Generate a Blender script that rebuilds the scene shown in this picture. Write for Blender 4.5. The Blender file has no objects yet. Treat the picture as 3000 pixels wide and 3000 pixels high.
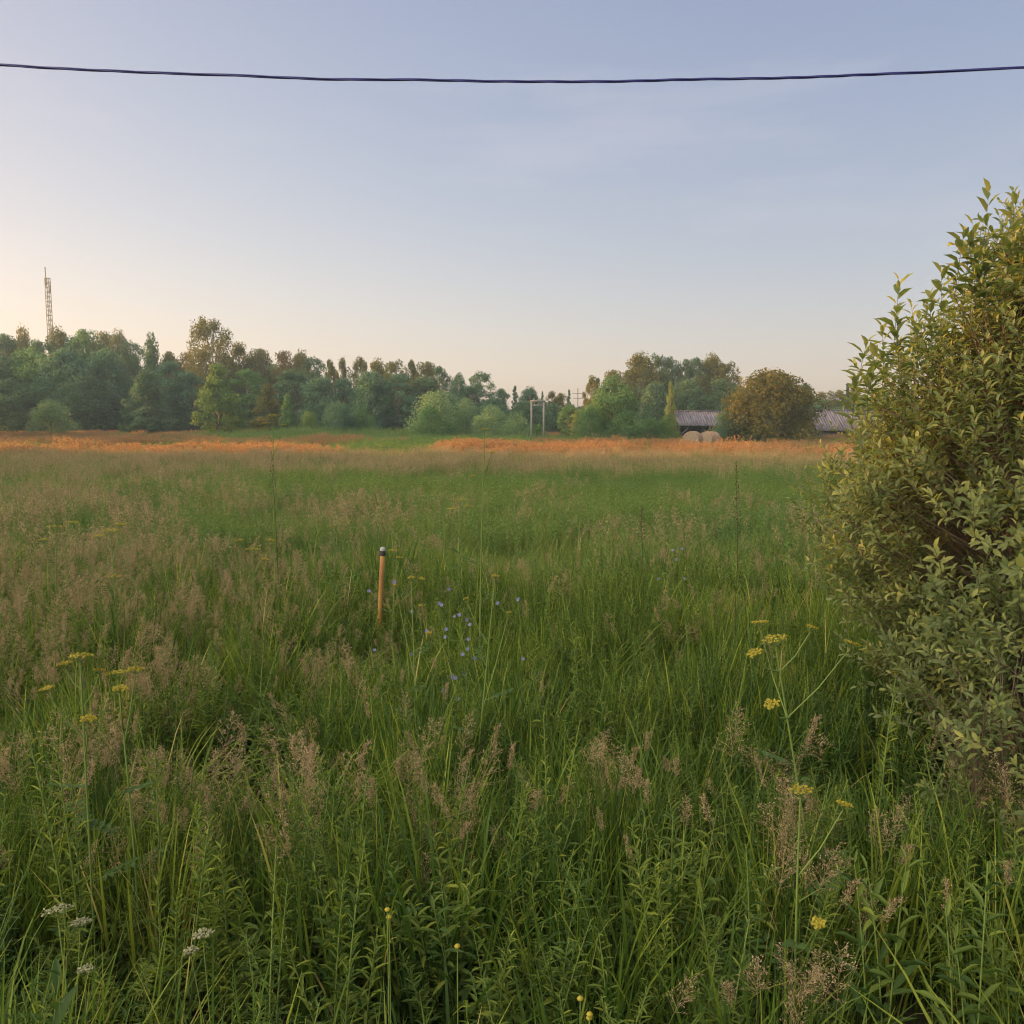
import bpy, math, random
import numpy as np
from mathutils import Vector, Matrix, Euler
random.seed(7)
R = math.radians
sc = bpy.context.scene
COL = sc.collection

# ------------------------------------------------------------------ camera
CAMZ = 2.4
F = 2600.0                       # focal length in photo pixels (3000 px wide)
TH = math.atan(265 / F)          # camera tilted slightly down
cam = bpy.data.cameras.new('camera')
co = bpy.data.objects.new('camera', cam); COL.objects.link(co); sc.camera = co
cam.angle = 2 * math.atan(1500 / F)
cam.clip_start = .05; cam.clip_end = 3000
co.location = (0, 0, CAMZ); co.rotation_euler = (R(90) - TH, 0, 0)

def at(px, py, Y):
    "world point on the photo ray (px, py) at depth Y"
    x = (px - 1500) / F; v = (1500 - py) / F
    d = (x, math.cos(TH) + v * math.sin(TH), -math.sin(TH) + v * math.cos(TH))
    t = Y / d[1]
    return np.array((d[0] * t, Y, CAMZ + d[2] * t))

# ------------------------------------------------------------------ sky, sun
SUN_EL, SUN_AZ = 7.0, -77.0
w = bpy.data.worlds.new('World'); sc.world = w; w.use_nodes = True
nt = w.node_tree; N = nt.nodes; LK = nt.links
bg = N['Background']
sky = N.new('ShaderNodeTexSky'); sky.sky_type = 'NISHITA'; sky.sun_disc = False
sky.sun_elevation = R(4.5); sky.sun_rotation = R(SUN_AZ + 7)
sky.air_density = 1; sky.dust_density = 1; sky.ozone_density = 1
sep = N.new('ShaderNodeSeparateColor'); cmb = N.new('ShaderNodeCombineColor')
LK.new(sky.outputs[0], sep.inputs[0])
tc = N.new('ShaderNodeTexCoord'); sx = N.new('ShaderNodeSeparateXYZ')
LK.new(tc.outputs['Generated'], sx.inputs[0])
def wm(op, a, b=None, c=None):
    n = N.new('ShaderNodeMath'); n.operation = op
    for i, v in enumerate((a, b, c)):
        if v is None: continue
        if isinstance(v, (int, float)): n.inputs[i].default_value = v
        else: LK.new(v, n.inputs[i])
    return n.outputs[0]
zc = wm('MINIMUM', wm('MAXIMUM', sx.outputs[2], 0.0), .5)
# brightness added to the unseen sky overhead, as fill light on the meadow
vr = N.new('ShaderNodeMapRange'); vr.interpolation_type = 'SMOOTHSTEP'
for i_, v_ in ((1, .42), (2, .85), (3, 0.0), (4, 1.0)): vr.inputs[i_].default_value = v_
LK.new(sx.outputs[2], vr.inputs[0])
for i, (g, e, b) in enumerate(((.72, .0, .665), (.60, -.26, .453), (.36, -.30, .27))):
    p = wm('POWER', wm('MULTIPLY', sep.outputs[i], .1), g)
    k = wm('EXPONENT', wm('MULTIPLY_ADD', zc, e, b + math.log(10)))
    LK.new(wm('MULTIPLY', p, k), cmb.inputs[i])
# faint high cirrus streaks
mp = N.new('ShaderNodeMapping'); mp.inputs['Scale'].default_value = (1.6, 2.4, 9); mp.inputs['Rotation'].default_value = (0, .35, .5)
LK.new(tc.outputs['Generated'], mp.inputs[0])
nz = N.new('ShaderNodeTexNoise'); nz.inputs['Scale'].default_value = 1.8; nz.inputs['Detail'].default_value = 5; nz.inputs['Roughness'].default_value = .55
LK.new(mp.outputs[0], nz.inputs[0])
mr = N.new('ShaderNodeMapRange'); mr.inputs[1].default_value = .56; mr.inputs[2].default_value = .85; mr.inputs[3].default_value = 0; mr.inputs[4].default_value = .35
LK.new(nz.outputs[0], mr.inputs[0])
mx = N.new('ShaderNodeMix'); mx.data_type = 'RGBA'
LK.new(mr.outputs[0], mx.inputs[0]); LK.new(cmb.outputs[0], mx.inputs[6]); mx.inputs[7].default_value = (7.2, 6.9, 7.6, 1)
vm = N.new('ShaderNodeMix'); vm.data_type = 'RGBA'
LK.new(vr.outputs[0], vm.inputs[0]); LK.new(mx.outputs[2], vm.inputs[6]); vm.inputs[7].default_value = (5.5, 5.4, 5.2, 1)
vd = N.new('ShaderNodeVectorMath'); vd.operation = 'DOT_PRODUCT'; LK.new(tc.outputs['Generated'], vd.inputs[0]); vd.inputs[1].default_value = Vector((-.80, -.50, .36)).normalized()  # added bright bank left of and behind the camera, side fill for the meadow
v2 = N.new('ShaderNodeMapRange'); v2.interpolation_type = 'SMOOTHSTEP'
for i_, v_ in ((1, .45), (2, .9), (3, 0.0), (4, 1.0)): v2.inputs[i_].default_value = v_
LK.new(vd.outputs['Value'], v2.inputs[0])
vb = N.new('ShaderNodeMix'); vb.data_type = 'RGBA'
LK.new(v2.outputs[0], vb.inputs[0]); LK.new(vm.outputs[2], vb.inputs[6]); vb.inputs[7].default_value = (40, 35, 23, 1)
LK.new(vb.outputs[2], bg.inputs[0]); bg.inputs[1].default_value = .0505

sun = bpy.data.lights.new('sun', 'SUN'); so = bpy.data.objects.new('sun', sun); COL.objects.link(so)
sun.energy = 5.0; sun.angle = R(.5); sun.color = (1.0, .47, .15)
SD = Vector((math.sin(R(SUN_AZ)) * math.cos(R(SUN_EL)), math.cos(R(SUN_AZ)) * math.cos(R(SUN_EL)), math.sin(R(SUN_EL))))
so.rotation_euler = SD.to_track_quat('Z', 'Y').to_euler()
so.location = SD * 200

vs = sc.view_settings; vs.view_transform = 'Standard'; vs.look = 'None'; vs.exposure = 1.0; vs.gamma = 1
sc.render.engine = 'CYCLES'
cy = sc.cycles
cy.max_bounces = 4; cy.diffuse_bounces = 2; cy.glossy_bounces = 1; cy.transmission_bounces = 3; cy.transparent_max_bounces = 4; cy.volume_bounces = 0
cy.use_denoising = True; cy.pixel_filter_type = 'BLACKMAN_HARRIS'; cy.filter_width = 1.15; cy.denoiser = 'OPENIMAGEDENOISE'
cy.caustics_reflective = False; cy.caustics_refractive = False

# ------------------------------------------------------------------ helpers
def tag(o, label=None, cat=None, group=None, kind=None):
    if label: o['label'] = label
    if cat: o['category'] = cat
    if group: o['group'] = group
    if kind: o['kind'] = kind
    return o

def empty(name, loc, rz=0, **k):
    o = bpy.data.objects.new(name, None); COL.objects.link(o)
    o.location = [float(v) for v in loc]; o.rotation_euler = (0, 0, rz); o.empty_display_size = .2
    return tag(o, **k)

class G:
    "collects geometry for ONE mesh"
    def __init__(s): s.V = []; s.Q = []; s.T = []; s.C = []; s.mq = []; s.mt = []; s.n = 0
    def add(s, V, Q=None, T=None, c=.5, m=0):
        V = np.asarray(V, float).reshape(-1, 3); k = len(V)
        c = np.asarray(c, float).reshape(-1)
        if len(c) == 1: c = np.full(k, c[0])
        s.V.append(V); s.C.append(c)
        if Q is not None and len(Q): Q = np.asarray(Q, int).reshape(-1, 4); s.Q.append(Q + s.n); s.mq.append(np.full(len(Q), m))
        if T is not None and len(T): T = np.asarray(T, int).reshape(-1, 3); s.T.append(T + s.n); s.mt.append(np.full(len(T), m))
        s.n += k
    def mesh(s, name, mats):
        me = bpy.data.meshes.new(name)
        V = np.concatenate(s.V)
        Q = np.concatenate(s.Q) if s.Q else np.zeros((0, 4), int); T = np.concatenate(s.T) if s.T else np.zeros((0, 3), int)
        me.vertices.add(len(V)); me.vertices.foreach_set('co', V.ravel().astype(np.float32))
        L = np.concatenate([Q.ravel(), T.ravel()]); me.loops.add(len(L)); me.loops.foreach_set('vertex_index', L.astype(np.int32))
        P = len(Q) + len(T); me.polygons.add(P)
        st = np.concatenate([np.arange(len(Q)) * 4, len(Q) * 4 + np.arange(len(T)) * 3])
        me.polygons.foreach_set('loop_start', st.astype(np.int32))
        mi = np.concatenate(s.mq + s.mt) if (s.mq or s.mt) else np.zeros(0)
        me.polygons.foreach_set('material_index', mi.astype(np.int32))
        for m in mats: me.materials.append(m)
        a = me.attributes.new('v', 'FLOAT', 'POINT'); a.data.foreach_set('value', np.concatenate(s.C).astype(np.float32))
        me.update(calc_edges=True); me.validate()
        return me
    def build(s, name, mats, parent=None, link=True, **k):
        if not isinstance(mats, (list, tuple)): mats = [mats]
        o = bpy.data.objects.new(name, s.mesh(name, mats))
        if link: COL.objects.link(o)
        if parent is not None: o.parent = parent
        return tag(o, **k)
    def box(s, c, d, rz=0, m=0, v=.5, M=None):
        c = np.array(c, float); d = np.array(d, float) / 2
        V = np.array([(x, y, z) for x in (-1, 1) for y in (-1, 1) for z in (-1, 1)]) * d
        if M is not None: V = V @ np.array(M).T
        if rz: cs, sn = math.cos(rz), math.sin(rz); V = V @ np.array(((cs, sn, 0), (-sn, cs, 0), (0, 0, 1)))
        s.add(V + c, Q=[(0, 1, 3, 2), (4, 6, 7, 5), (0, 4, 5, 1), (2, 3, 7, 6), (0, 2, 6, 4), (1, 5, 7, 3)], m=m, c=v)
    def bar(s, a, b, wd, dp=None, m=0, v=.5):
        a = Vector(a); b = Vector(b); q = (b - a).to_track_quat('Z', 'Y').to_matrix()
        s.box((a + b) / 2, (wd, dp or wd, (b - a).length), m=m, v=v, M=q)

def unit(v): return v / np.maximum(np.linalg.norm(v, axis=-1, keepdims=True), 1e-9)

def tubes(g, P, Rd, sides=3, c=.5, m=0, cap=False):
    "P (n,s,3) centre lines, Rd (n,s) or scalar"
    P = np.asarray(P, float)
    if P.ndim == 2: P = P[None]
    n, s, _ = P.shape
    Rd = np.broadcast_to(np.asarray(Rd, float), (n, s))
    D = np.gradient(P, axis=1); D = unit(D)
    ref = np.where(np.abs(D[..., 2:3]) > .9, np.array((1., 0, 0)), np.array((0., 0, 1)))
    X = unit(np.cross(D, ref)); Yv = np.cross(D, X)
    a = np.arange(sides) * 2 * np.pi / sides
    V = P[:, :, None, :] + Rd[:, :, None, None] * (np.cos(a)[None, None, :, None] * X[:, :, None, :] + np.sin(a)[None, None, :, None] * Yv[:, :, None, :])
    idx = np.arange(n * s * sides).reshape(n, s, sides)
    A = idx[:, :-1, :]; B = np.roll(A, -1, 2); Cc = idx[:, 1:, :]; Dd = np.roll(Cc, -1, 2)
    Q = np.stack([A, B, Dd, Cc], -1).reshape(-1, 4)
    cc = np.broadcast_to(np.asarray(c, float).reshape(-1, 1, 1) if np.ndim(c) else np.full((1, 1, 1), c), (n, s, sides)).reshape(-1)
    T = None
    if cap and sides >= 3:
        e = idx[:, -1, :]; T = np.concatenate([np.stack([e[:, 0], e[:, k], e[:, k + 1]], -1) for k in range(1, sides - 1)])
    g.add(V.reshape(-1, 3), Q=Q, T=T, c=cc, m=m)

def blades(g, root, az, L, lean, curve, wd, S=5, c=.5, m=0, twist=0., fold=True):
    "grass blades: arching tapered strips"
    n = len(root); root = np.asarray(root, float)
    t = np.linspace(0, 1, S + 1)
    ph = lean[:, None] + curve[:, None] * (t[None, :] ** 1.6)
    dh = np.stack([np.cos(az), np.sin(az)], -1)
    step = (L / S)[:, None]
    hx = np.concatenate([np.zeros((n, 1)), np.cumsum(step * np.sin(ph[:, :-1]), 1)], 1)
    hz = np.concatenate([np.zeros((n, 1)), np.cumsum(step * np.cos(ph[:, :-1]), 1)], 1)
    P = np.zeros((n, S + 1, 3)); P[..., :2] = dh[:, None, :] * hx[..., None]; P[..., 2] = hz; P += root[:, None, :]
    tw = az[:, None] + np.pi / 2 + np.asarray(twist).reshape(-1, 1) * t[None, :]
    Wd = np.stack([np.cos(tw), np.sin(tw), np.zeros_like(tw)], -1)
    prof = np.interp(t, (0, .25, .6, .85, 1), (.6, 1, .9, .5, .06))
    off = Wd * (wd[:, None, None] * .5 * prof[None, :, None])
    V = np.stack([P - off, P + off], 2)
    idx = np.arange(n * (S + 1) * 2).reshape(n, S + 1, 2)
    Q = np.stack([idx[:, :-1, 0], idx[:, :-1, 1], idx[:, 1:, 1], idx[:, 1:, 0]], -1).reshape(-1, 4)
    cc = np.broadcast_to(np.asarray(c, float).reshape(-1, 1, 1) if np.ndim(c) else np.full((1, 1, 1), c), (n, S + 1, 2)).reshape(-1)
    g.add(V.reshape(-1, 3), Q=Q, c=cc, m=m)
    return P

# leaf templates: x along, y across, z up
LEAF_V = np.array([(0, 0, 0), (.3, .42, .1), (.3, -.42, .1), (.32, 0, 0), (.68, .40, .07), (.68, -.40, .07), (.68, 0, -.02), (1, 0, -.1)])
LEAF_Q = np.array([(3, 6, 4, 1), (3, 2, 5, 6)]); LEAF_T = np.array([(0, 3, 1), (0, 2, 3), (6, 7, 4), (6, 5, 7)])
DIA_V = np.array([(0, 0, 0), (.5, .5, 0), (1, 0, 0), (.5, -.5, 0)]); DIA_Q = np.array([(0, 3, 2, 1)])
SPK_V = np.array([(0, 0, 0), (.4, .5, .2), (1, 0, 0), (.4, -.5, .2)])

def stamp(g, tv, tq, tt, pos, X, Zn, L, Wd, c=.5, m=0):
    pos = np.asarray(pos, float); n = len(pos)
    if n == 0: return
    X = unit(X); Yv = unit(np.cross(Zn, X)); Z = np.cross(X, Yv)
    L = np.broadcast_to(L, (n,)); Wd = np.broadcast_to(Wd, (n,))
    V = pos[:, None, :] + tv[None, :, 0:1] * (X * L[:, None])[:, None, :] + tv[None, :, 1:2] * (Yv * Wd[:, None])[:, None, :] + tv[None, :, 2:3] * (Z * L[:, None])[:, None, :]
    k = len(tv); o = (np.arange(n) * k)[:, None, None]
    Q = (tq[None] + o).reshape(-1, 4) if tq is not None else None
    T = (tt[None] + o).reshape(-1, 3) if tt is not None else None
    cc = np.repeat(np.broadcast_to(np.asarray(c, float), (n,)), k)
    g.add(V.reshape(-1, 3), Q=Q, T=T, c=cc, m=m)

# smooth value noise
_nr = np.random.default_rng(99); _lat = _nr.random((64, 64))
def vnoise(x, y, s):
    x = np.asarray(x) / s; y = np.asarray(y) / s
    xi = np.floor(x).astype(int); yi = np.floor(y).astype(int); fx = x - xi; fy = y - yi
    fx = fx * fx * (3 - 2 * fx); fy = fy * fy * (3 - 2 * fy)
    L = lambda a, b: _lat[a % 64, b % 64]
    return (L(xi, yi) * (1 - fx) + L(xi + 1, yi) * fx) * (1 - fy) + (L(xi, yi + 1) * (1 - fx) + L(xi + 1, yi + 1) * fx) * fy

# ------------------------------------------------------------------ materials
def mat(name, build):
    m = bpy.data.materials.new(name); m.use_nodes = True; t = m.node_tree
    for n in list(t.nodes): t.nodes.remove(n)
    out = t.nodes.new('ShaderNodeOutputMaterial'); build(t, out); return m

def leafmat(name, cols, tr=.35, rough=.55, trcol=1.25, tint=False, spec=.25, hsv=None):
    "cols: list of (pos, rgb) ramp driven by the per-leaf value v"
    def b(t, out):
        at_ = t.nodes.new('ShaderNodeAttribute'); at_.attribute_name = 'v'
        fac = at_.outputs['Fac']
        if tint:
            a2 = t.nodes.new('ShaderNodeAttribute'); a2.attribute_type = 'INSTANCER'; a2.attribute_name = 'tint'
            ad = t.nodes.new('ShaderNodeMath'); ad.operation = 'ADD'; ad.use_clamp = True
            t.links.new(fac, ad.inputs[0]); t.links.new(a2.outputs['Fac'], ad.inputs[1]); fac = ad.outputs[0]
        rp = t.nodes.new('ShaderNodeValToRGB'); t.links.new(fac, rp.inputs[0])
        el = rp.color_ramp.elements
        while len(el) < len(cols): el.new(.5)
        for e, (p, c) in zip(el, cols): e.position = p; e.color = (*c, 1)
        col = rp.outputs[0]
        pb = t.nodes.new('ShaderNodeBsdfPrincipled'); pb.inputs['Roughness'].default_value = rough
        pb.inputs['Specular IOR Level'].default_value = spec
        t.links.new(col, pb.inputs['Base Color'])
        if tr > 0:
            tl = t.nodes.new('ShaderNodeBsdfTranslucent')
            ml = t.nodes.new('ShaderNodeMix'); ml.data_type = 'RGBA'; ml.blend_type = 'MULTIPLY'; ml.inputs[0].default_value = 1
            t.links.new(col, ml.inputs[6]); ml.inputs[7].default_value = (trcol * 1.1, trcol * 1.15, trcol * .6, 1)
            t.links.new(ml.outputs[2], tl.inputs[0])
            ms = t.nodes.new('ShaderNodeMixShader'); ms.inputs[0].default_value = tr
            t.links.new(pb.outputs[0], ms.inputs[1]); t.links.new(tl.outputs[0], ms.inputs[2]); t.links.new(ms.outputs[0], out.inputs[0])
        else: t.links.new(pb.outputs[0], out.inputs[0])
    return mat(name, b)

def plain(name, c1, c2=None, rough=.8, scale=3., stretch=(1, 1, 1), metal=0, bump=0., obj=True):
    def b(t, out):
        pb = t.nodes.new('ShaderNodeBsdfPrincipled'); pb.inputs['Roughness'].default_value = rough; pb.inputs['Metallic'].default_value = metal
        tcn = t.nodes.new('ShaderNodeTexCoord'); mpn = t.nodes.new('ShaderNodeMapping'); mpn.inputs['Scale'].default_value = stretch
        t.links.new(tcn.outputs['Object'], mpn.inputs[0])
        nzn = t.nodes.new('ShaderNodeTexNoise'); nzn.inputs['Scale'].default_value = scale; nzn.inputs['Detail'].default_value = 6
        t.links.new(mpn.outputs[0], nzn.inputs[0])
        rp = t.nodes.new('ShaderNodeValToRGB'); t.links.new(nzn.outputs[0], rp.inputs[0])
        rp.color_ramp.elements[0].position = .3; rp.color_ramp.elements[0].color = (*c1, 1)
        rp.color_ramp.elements[1].position = .7; rp.color_ramp.elements[1].color = (*(c2 or c1), 1)
        t.links.new(rp.outputs[0], pb.inputs['Base Color'])
        if bump:
            bn = t.nodes.new('ShaderNodeBump'); bn.inputs['Strength'].default_value = bump; bn.inputs['Distance'].default_value = .02
            t.links.new(nzn.outputs[0], bn.inputs['Height']); t.links.new(bn.outputs[0], pb.inputs['Normal'])
        t.links.new(pb.outputs[0], out.inputs[0])
    return mat(name, b)

M = {}
M['grass'] = leafmat('grass_blades', [(0, (.042, .090, .022)), (.3, (.082, .150, .026)), (.6, (.195, .265, .034)), (.85, (.36, .38, .07)), (1, (.46, .37, .16))], tr=.3, tint=True)  # near grass darker than the field copy, shade between blades put into the colour
M['grassmid'] = leafmat('grass_blades_field', [(0, (.090, .150, .050)), (.3, (.140, .215, .062)), (.6, (.215, .280, .075)), (.85, (.30, .32, .10)), (1, (.42, .36, .18))], tr=.3, tint=True)
M['forbmid'] = leafmat('weed_leaves_field', [(0, (.075, .150, .065)), (.4, (.130, .225, .080)), (.75, (.20, .285, .092)), (1, (.30, .35, .11))], tr=.35, tint=True)
M['panicle'] = leafmat('grass_panicles', [(0, (.25, .17, .125)), (.4, (.37, .265, .19)), (.7, (.46, .345, .235)), (1, (.56, .45, .27))], tr=.3, tint=False, rough=.7)
M['panfar'] = leafmat('reddish_seed_heads', [(0, (.26, .14, .095)), (.4, (.37, .20, .13)), (.7, (.46, .26, .15)), (1, (.54, .33, .19))], tr=.45, tint=False, rough=.7)  # reddish heads, made redder to carry the orange of the sunlit strip
M['stemg'] = leafmat('grass_stems', [(0, (.11, .17, .045)), (.6, (.19, .20, .07)), (1, (.30, .22, .12))], tr=.1)
M['forb'] = leafmat('weed_leaves', [(0, (.038, .080, .028)), (.4, (.075, .135, .038)), (.75, (.175, .235, .045)), (1, (.34, .37, .07))], tr=.35, tint=True)  # near weeds darkened like the near grass, shade put into the leaf colour
M['willow'] = leafmat('willow_leaves', [(0, (.105, .145, .068)), (.5, (.185, .228, .095)), (1, (.40, .38, .12))], tr=.42, rough=.45, spec=.4)
M['bark'] = plain('brown_bark', (.10, .068, .05), (.20, .145, .11), .85, 14, (1, 1, .3), bump=.4)
M['trunk'] = plain('tree_bark', (.10, .085, .07), (.22, .19, .16), .9, 3, (1, 1, .25))
M['birchbark'] = plain('birch_bark', (.20, .18, .16), (.60, .58, .54), .8, 3, (1, 1, 2))
def crown(n, a, b_, c_, tr=.38): M[n] = leafmat(n, [(0, a), (.5, b_), (1, c_)], tr=tr, rough=.7, spec=.15)  # green crowns carry extra blue in their colour, standing in for distance haze
crown('dark_green_foliage', (0.067, 0.124, 0.090), (0.099, 0.174, 0.110), (0.156, 0.236, 0.125))
crown('teal_green_foliage', (0.072, 0.144, 0.115), (0.106, 0.198, 0.141), (0.151, 0.255, 0.155))
crown('mid_green_foliage', (0.088, 0.172, 0.078), (0.131, 0.235, 0.092), (0.195, 0.294, 0.109))
crown('bright_green_foliage', (0.102, 0.176, 0.062), (0.149, 0.234, 0.073), (0.211, 0.287, 0.091))
crown('golden_foliage', (.075, .088, .036), (.155, .142, .045), (.28, .21, .05), tr=.55)  # gold of the low sun put into the leaf colour all round
crown('olive_foliage', (0.111, 0.124, 0.049), (0.176, 0.169, 0.060), (0.247, 0.208, 0.072))
crown('rust_foliage', (0.150, 0.111, 0.058), (0.221, 0.150, 0.072), (0.286, 0.182, 0.078))
crown('grey_green_foliage', (0.156, 0.246, 0.146), (0.221, 0.318, 0.175), (0.293, 0.392, 0.205))
crown('light_olive_foliage', (0.156, 0.202, 0.072), (0.221, 0.267, 0.091), (0.299, 0.325, 0.111))
M['ground'] = plain('meadow_soil', (.022, .022, .012), (.05, .045, .025), 1, .8)
M['black'] = plain('cable_rubber', (.02, .024, .16), (.03, .036, .24), .45, 20)
M['galv'] = plain('mast_steel', (.16, .14, .13), (.24, .21, .19), .6, 2, metal=.3)
M['concrete'] = plain('concrete_post', (.20, .20, .20), (.28, .27, .27), .9, 4)
M['yellowpipe'] = plain('orange_pipe', (.26, .115, .04), (.44, .24, .07), .7, 14, (1, 1, .3))
M['cap'] = plain('cap_grey', (.26, .25, .29), (.38, .37, .42), .5, 9)
M['darkband'] = plain('dark_band', (.02, .02, .022), (.03, .03, .034), .6, 9)
M['oldwood'] = plain('old_wood', (.10, .095, .10), (.22, .205, .21), .95, 2, (6, 6, .4))
M['darkwood'] = plain('dark_wood', (.02, .018, .02), (.05, .045, .045), .95, 2, (6, 6, .4))
M['roofwood'] = plain('weathered_roof', (.085, .08, .12), (.21, .20, .27), .9, .9, (5, 1.2, .25))
M['hay'] = plain('hay', (.24, .15, .11), (.44, .28, .20), 1, 5, (1, 3, 1), bump=.6)
M['hayface'] = plain('hay_end', (.17, .125, .10), (.32, .24, .19), 1, 9, bump=.6)
M['umbelY'] = leafmat('yellow_umbel', [(0, (.30, .27, .04)), (1, (.48, .38, .05))], tr=.2)
M['umbelW'] = leafmat('white_umbel', [(0, (.26, .27, .17)), (1, (.40, .39, .27))], tr=.2)
M['chic'] = leafmat('chicory_blue', [(0, (.12, .13, .30)), (1, (.22, .22, .42))], tr=.25)
M['umbstem'] = leafmat('umbel_stem', [(0, (.13, .20, .05)), (1, (.22, .28, .08))], tr=0)
M['darkstalk'] = leafmat('dark_seed_stalk', [(0, (.045, .035, .02)), (1, (.10, .07, .035))], tr=0)

# ------------------------------------------------------------------ ground
def gz(x, y):
    x = np.asarray(x, float); y = np.asarray(y, float)
    return .10 * (vnoise(x + 500, y + 500, 14) - .5) * np.clip((y - 4) / 8, 0, 1) + .25 * np.exp(-((x + 22) / 13) ** 2 - ((y - 112) / 9) ** 2) * 2.2
gx = np.concatenate([np.linspace(-700, -140, 15), np.linspace(-130, 130, 131), np.linspace(140, 700, 15)])
gy = np.concatenate([np.linspace(-300, -20, 8), np.linspace(-10, 180, 96), np.linspace(190, 900, 20)])
X_, Y_ = np.meshgrid(gx, gy, indexing='ij'); Z_ = gz(X_, Y_)
g = G(); a, b = X_.shape; ix = np.arange(a * b).reshape(a, b)
g.add(np.stack([X_, Y_, Z_], -1), Q=np.stack([ix[:-1, :-1], ix[1:, :-1], ix[1:, 1:], ix[:-1, 1:]], -1))
g.build('ground', M['ground'], kind='structure', label='flat meadow ground under the tall grass')

# ------------------------------------------------------------------ grass prototypes (not linked to the scene themselves)
def protocol(name):
    return bpy.data.collections.new(name)

def mk_tuft(seed, nb, rad, wd, lmin, lmax, S=6, lean=.35, curve=1.0, dry=.06):
    r = np.random.default_rng(seed); g = G()
    a = r.random(nb) * 2 * np.pi; rr = rad * np.sqrt(r.random(nb))
    root = np.stack([rr * np.cos(a), rr * np.sin(a), np.zeros(nb) - .02], -1)
    az = a + r.normal(0, 1.0, nb)
    L = r.uniform(lmin, lmax, nb)
    c = np.clip(r.normal(.38, .16, nb), 0, .8); c = np.where(r.random(nb) < dry, r.uniform(.8, 1, nb), c)
    blades(g, root, az, L, np.abs(r.normal(0, lean * .5, nb)), np.abs(r.normal(curve * .6, curve * .35, nb)), r.uniform(.7, 1.3, nb) * wd, S, c, 0, twist=r.normal(0, .8, nb))
    return g

def add_panicles(g, seed, ns, rad, hmin, hmax, plen, k=1., det=2, ms=1, mp=2):
    "grass culms with open airy panicles"
    r = np.random.default_rng(seed)
    for i in range(ns):
        a = r.random() * 2 * np.pi; rr = rad * math.sqrt(r.random())
        az = r.random() * 2 * np.pi; H = r.uniform(hmin, hmax); cv = r.uniform(.1, .55)
        t = np.linspace(0, 1, 9); ph = r.uniform(0, .12) + cv * t ** 2.2
        st = H / 8; x = np.concatenate([[0], np.cumsum(st * np.sin(ph[:-1]))]); z = np.concatenate([[0], np.cumsum(st * np.cos(ph[:-1]))])
        P = np.stack([rr * math.cos(a) + x * math.cos(az), rr * math.sin(a) + x * math.sin(az), z], -1)
        cv_ = r.random()
        tubes(g, P, np.linspace(.0018, .0008, 9) * k, 3, c=.3 + .6 * cv_, m=ms)
        # panicle in the last part of the culm
        pl = plen * r.uniform(.7, 1.25); f0 = 1 - pl / H
        open_ = r.uniform(.45, 1.35)
        nn = 8 if det == 2 else (5 if det == 1 else 3)
        for q, f in enumerate(np.linspace(f0, 1, nn)):
            j = f * 8; j0 = min(int(j), 7); p = P[j0] + (P[j0 + 1] - P[j0]) * (j - j0); d = unit(P[j0 + 1] - P[j0])
            u = (f - f0) / (1 - f0)
            bl = pl * .42 * (1 - .75 * u) * open_ + .012
            nbn = 4 if det == 2 else 3
            aa = r.random(nbn) * 2 * np.pi
            side = np.stack([np.cos(aa), np.sin(aa), np.zeros(nbn)], -1)
            bd = unit(side * open_ * r.uniform(.5, 1.1, (nbn, 1)) + d * r.uniform(.4, 1.0, (nbn, 1)))
            bl_ = bl * r.uniform(.6, 1.2, nbn)
            tip = p + bd * bl_[:, None]; tip[:, 2] -= bl_ * .15
            if det == 2: tubes(g, np.stack([np.broadcast_to(p, tip.shape), (p + tip) / 2 + np.array((0, 0, .004)), tip], 1), .0005 * k, 3, c=.5, m=mp)
            nk = 5 if det == 2 else (3 if det == 1 else 2)
            tt = r.uniform(.3, 1.05, (nbn, nk, 1))
            pos = p + bd[:, None, :] * bl_[:, None, None] * tt + r.normal(0, .004 * k, (nbn, nk, 3)); pos = pos.reshape(-1, 3)
            dr = np.repeat(bd, nk, 0) + r.normal(0, .45, (len(pos), 3))
            sz = (.0085 if det == 2 else (.016 if det == 1 else .035)) * math.sqrt(k)
            stamp(g, SPK_V, DIA_Q, None, pos, dr, r.normal(0, 1, pos.shape), sz * r.uniform(.7, 1.3, len(pos)), sz * (.33 if det == 2 else .4), c=np.clip(.45 * cv_ + r.normal(.3, .15, len(pos)), 0, 1), m=mp)

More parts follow.
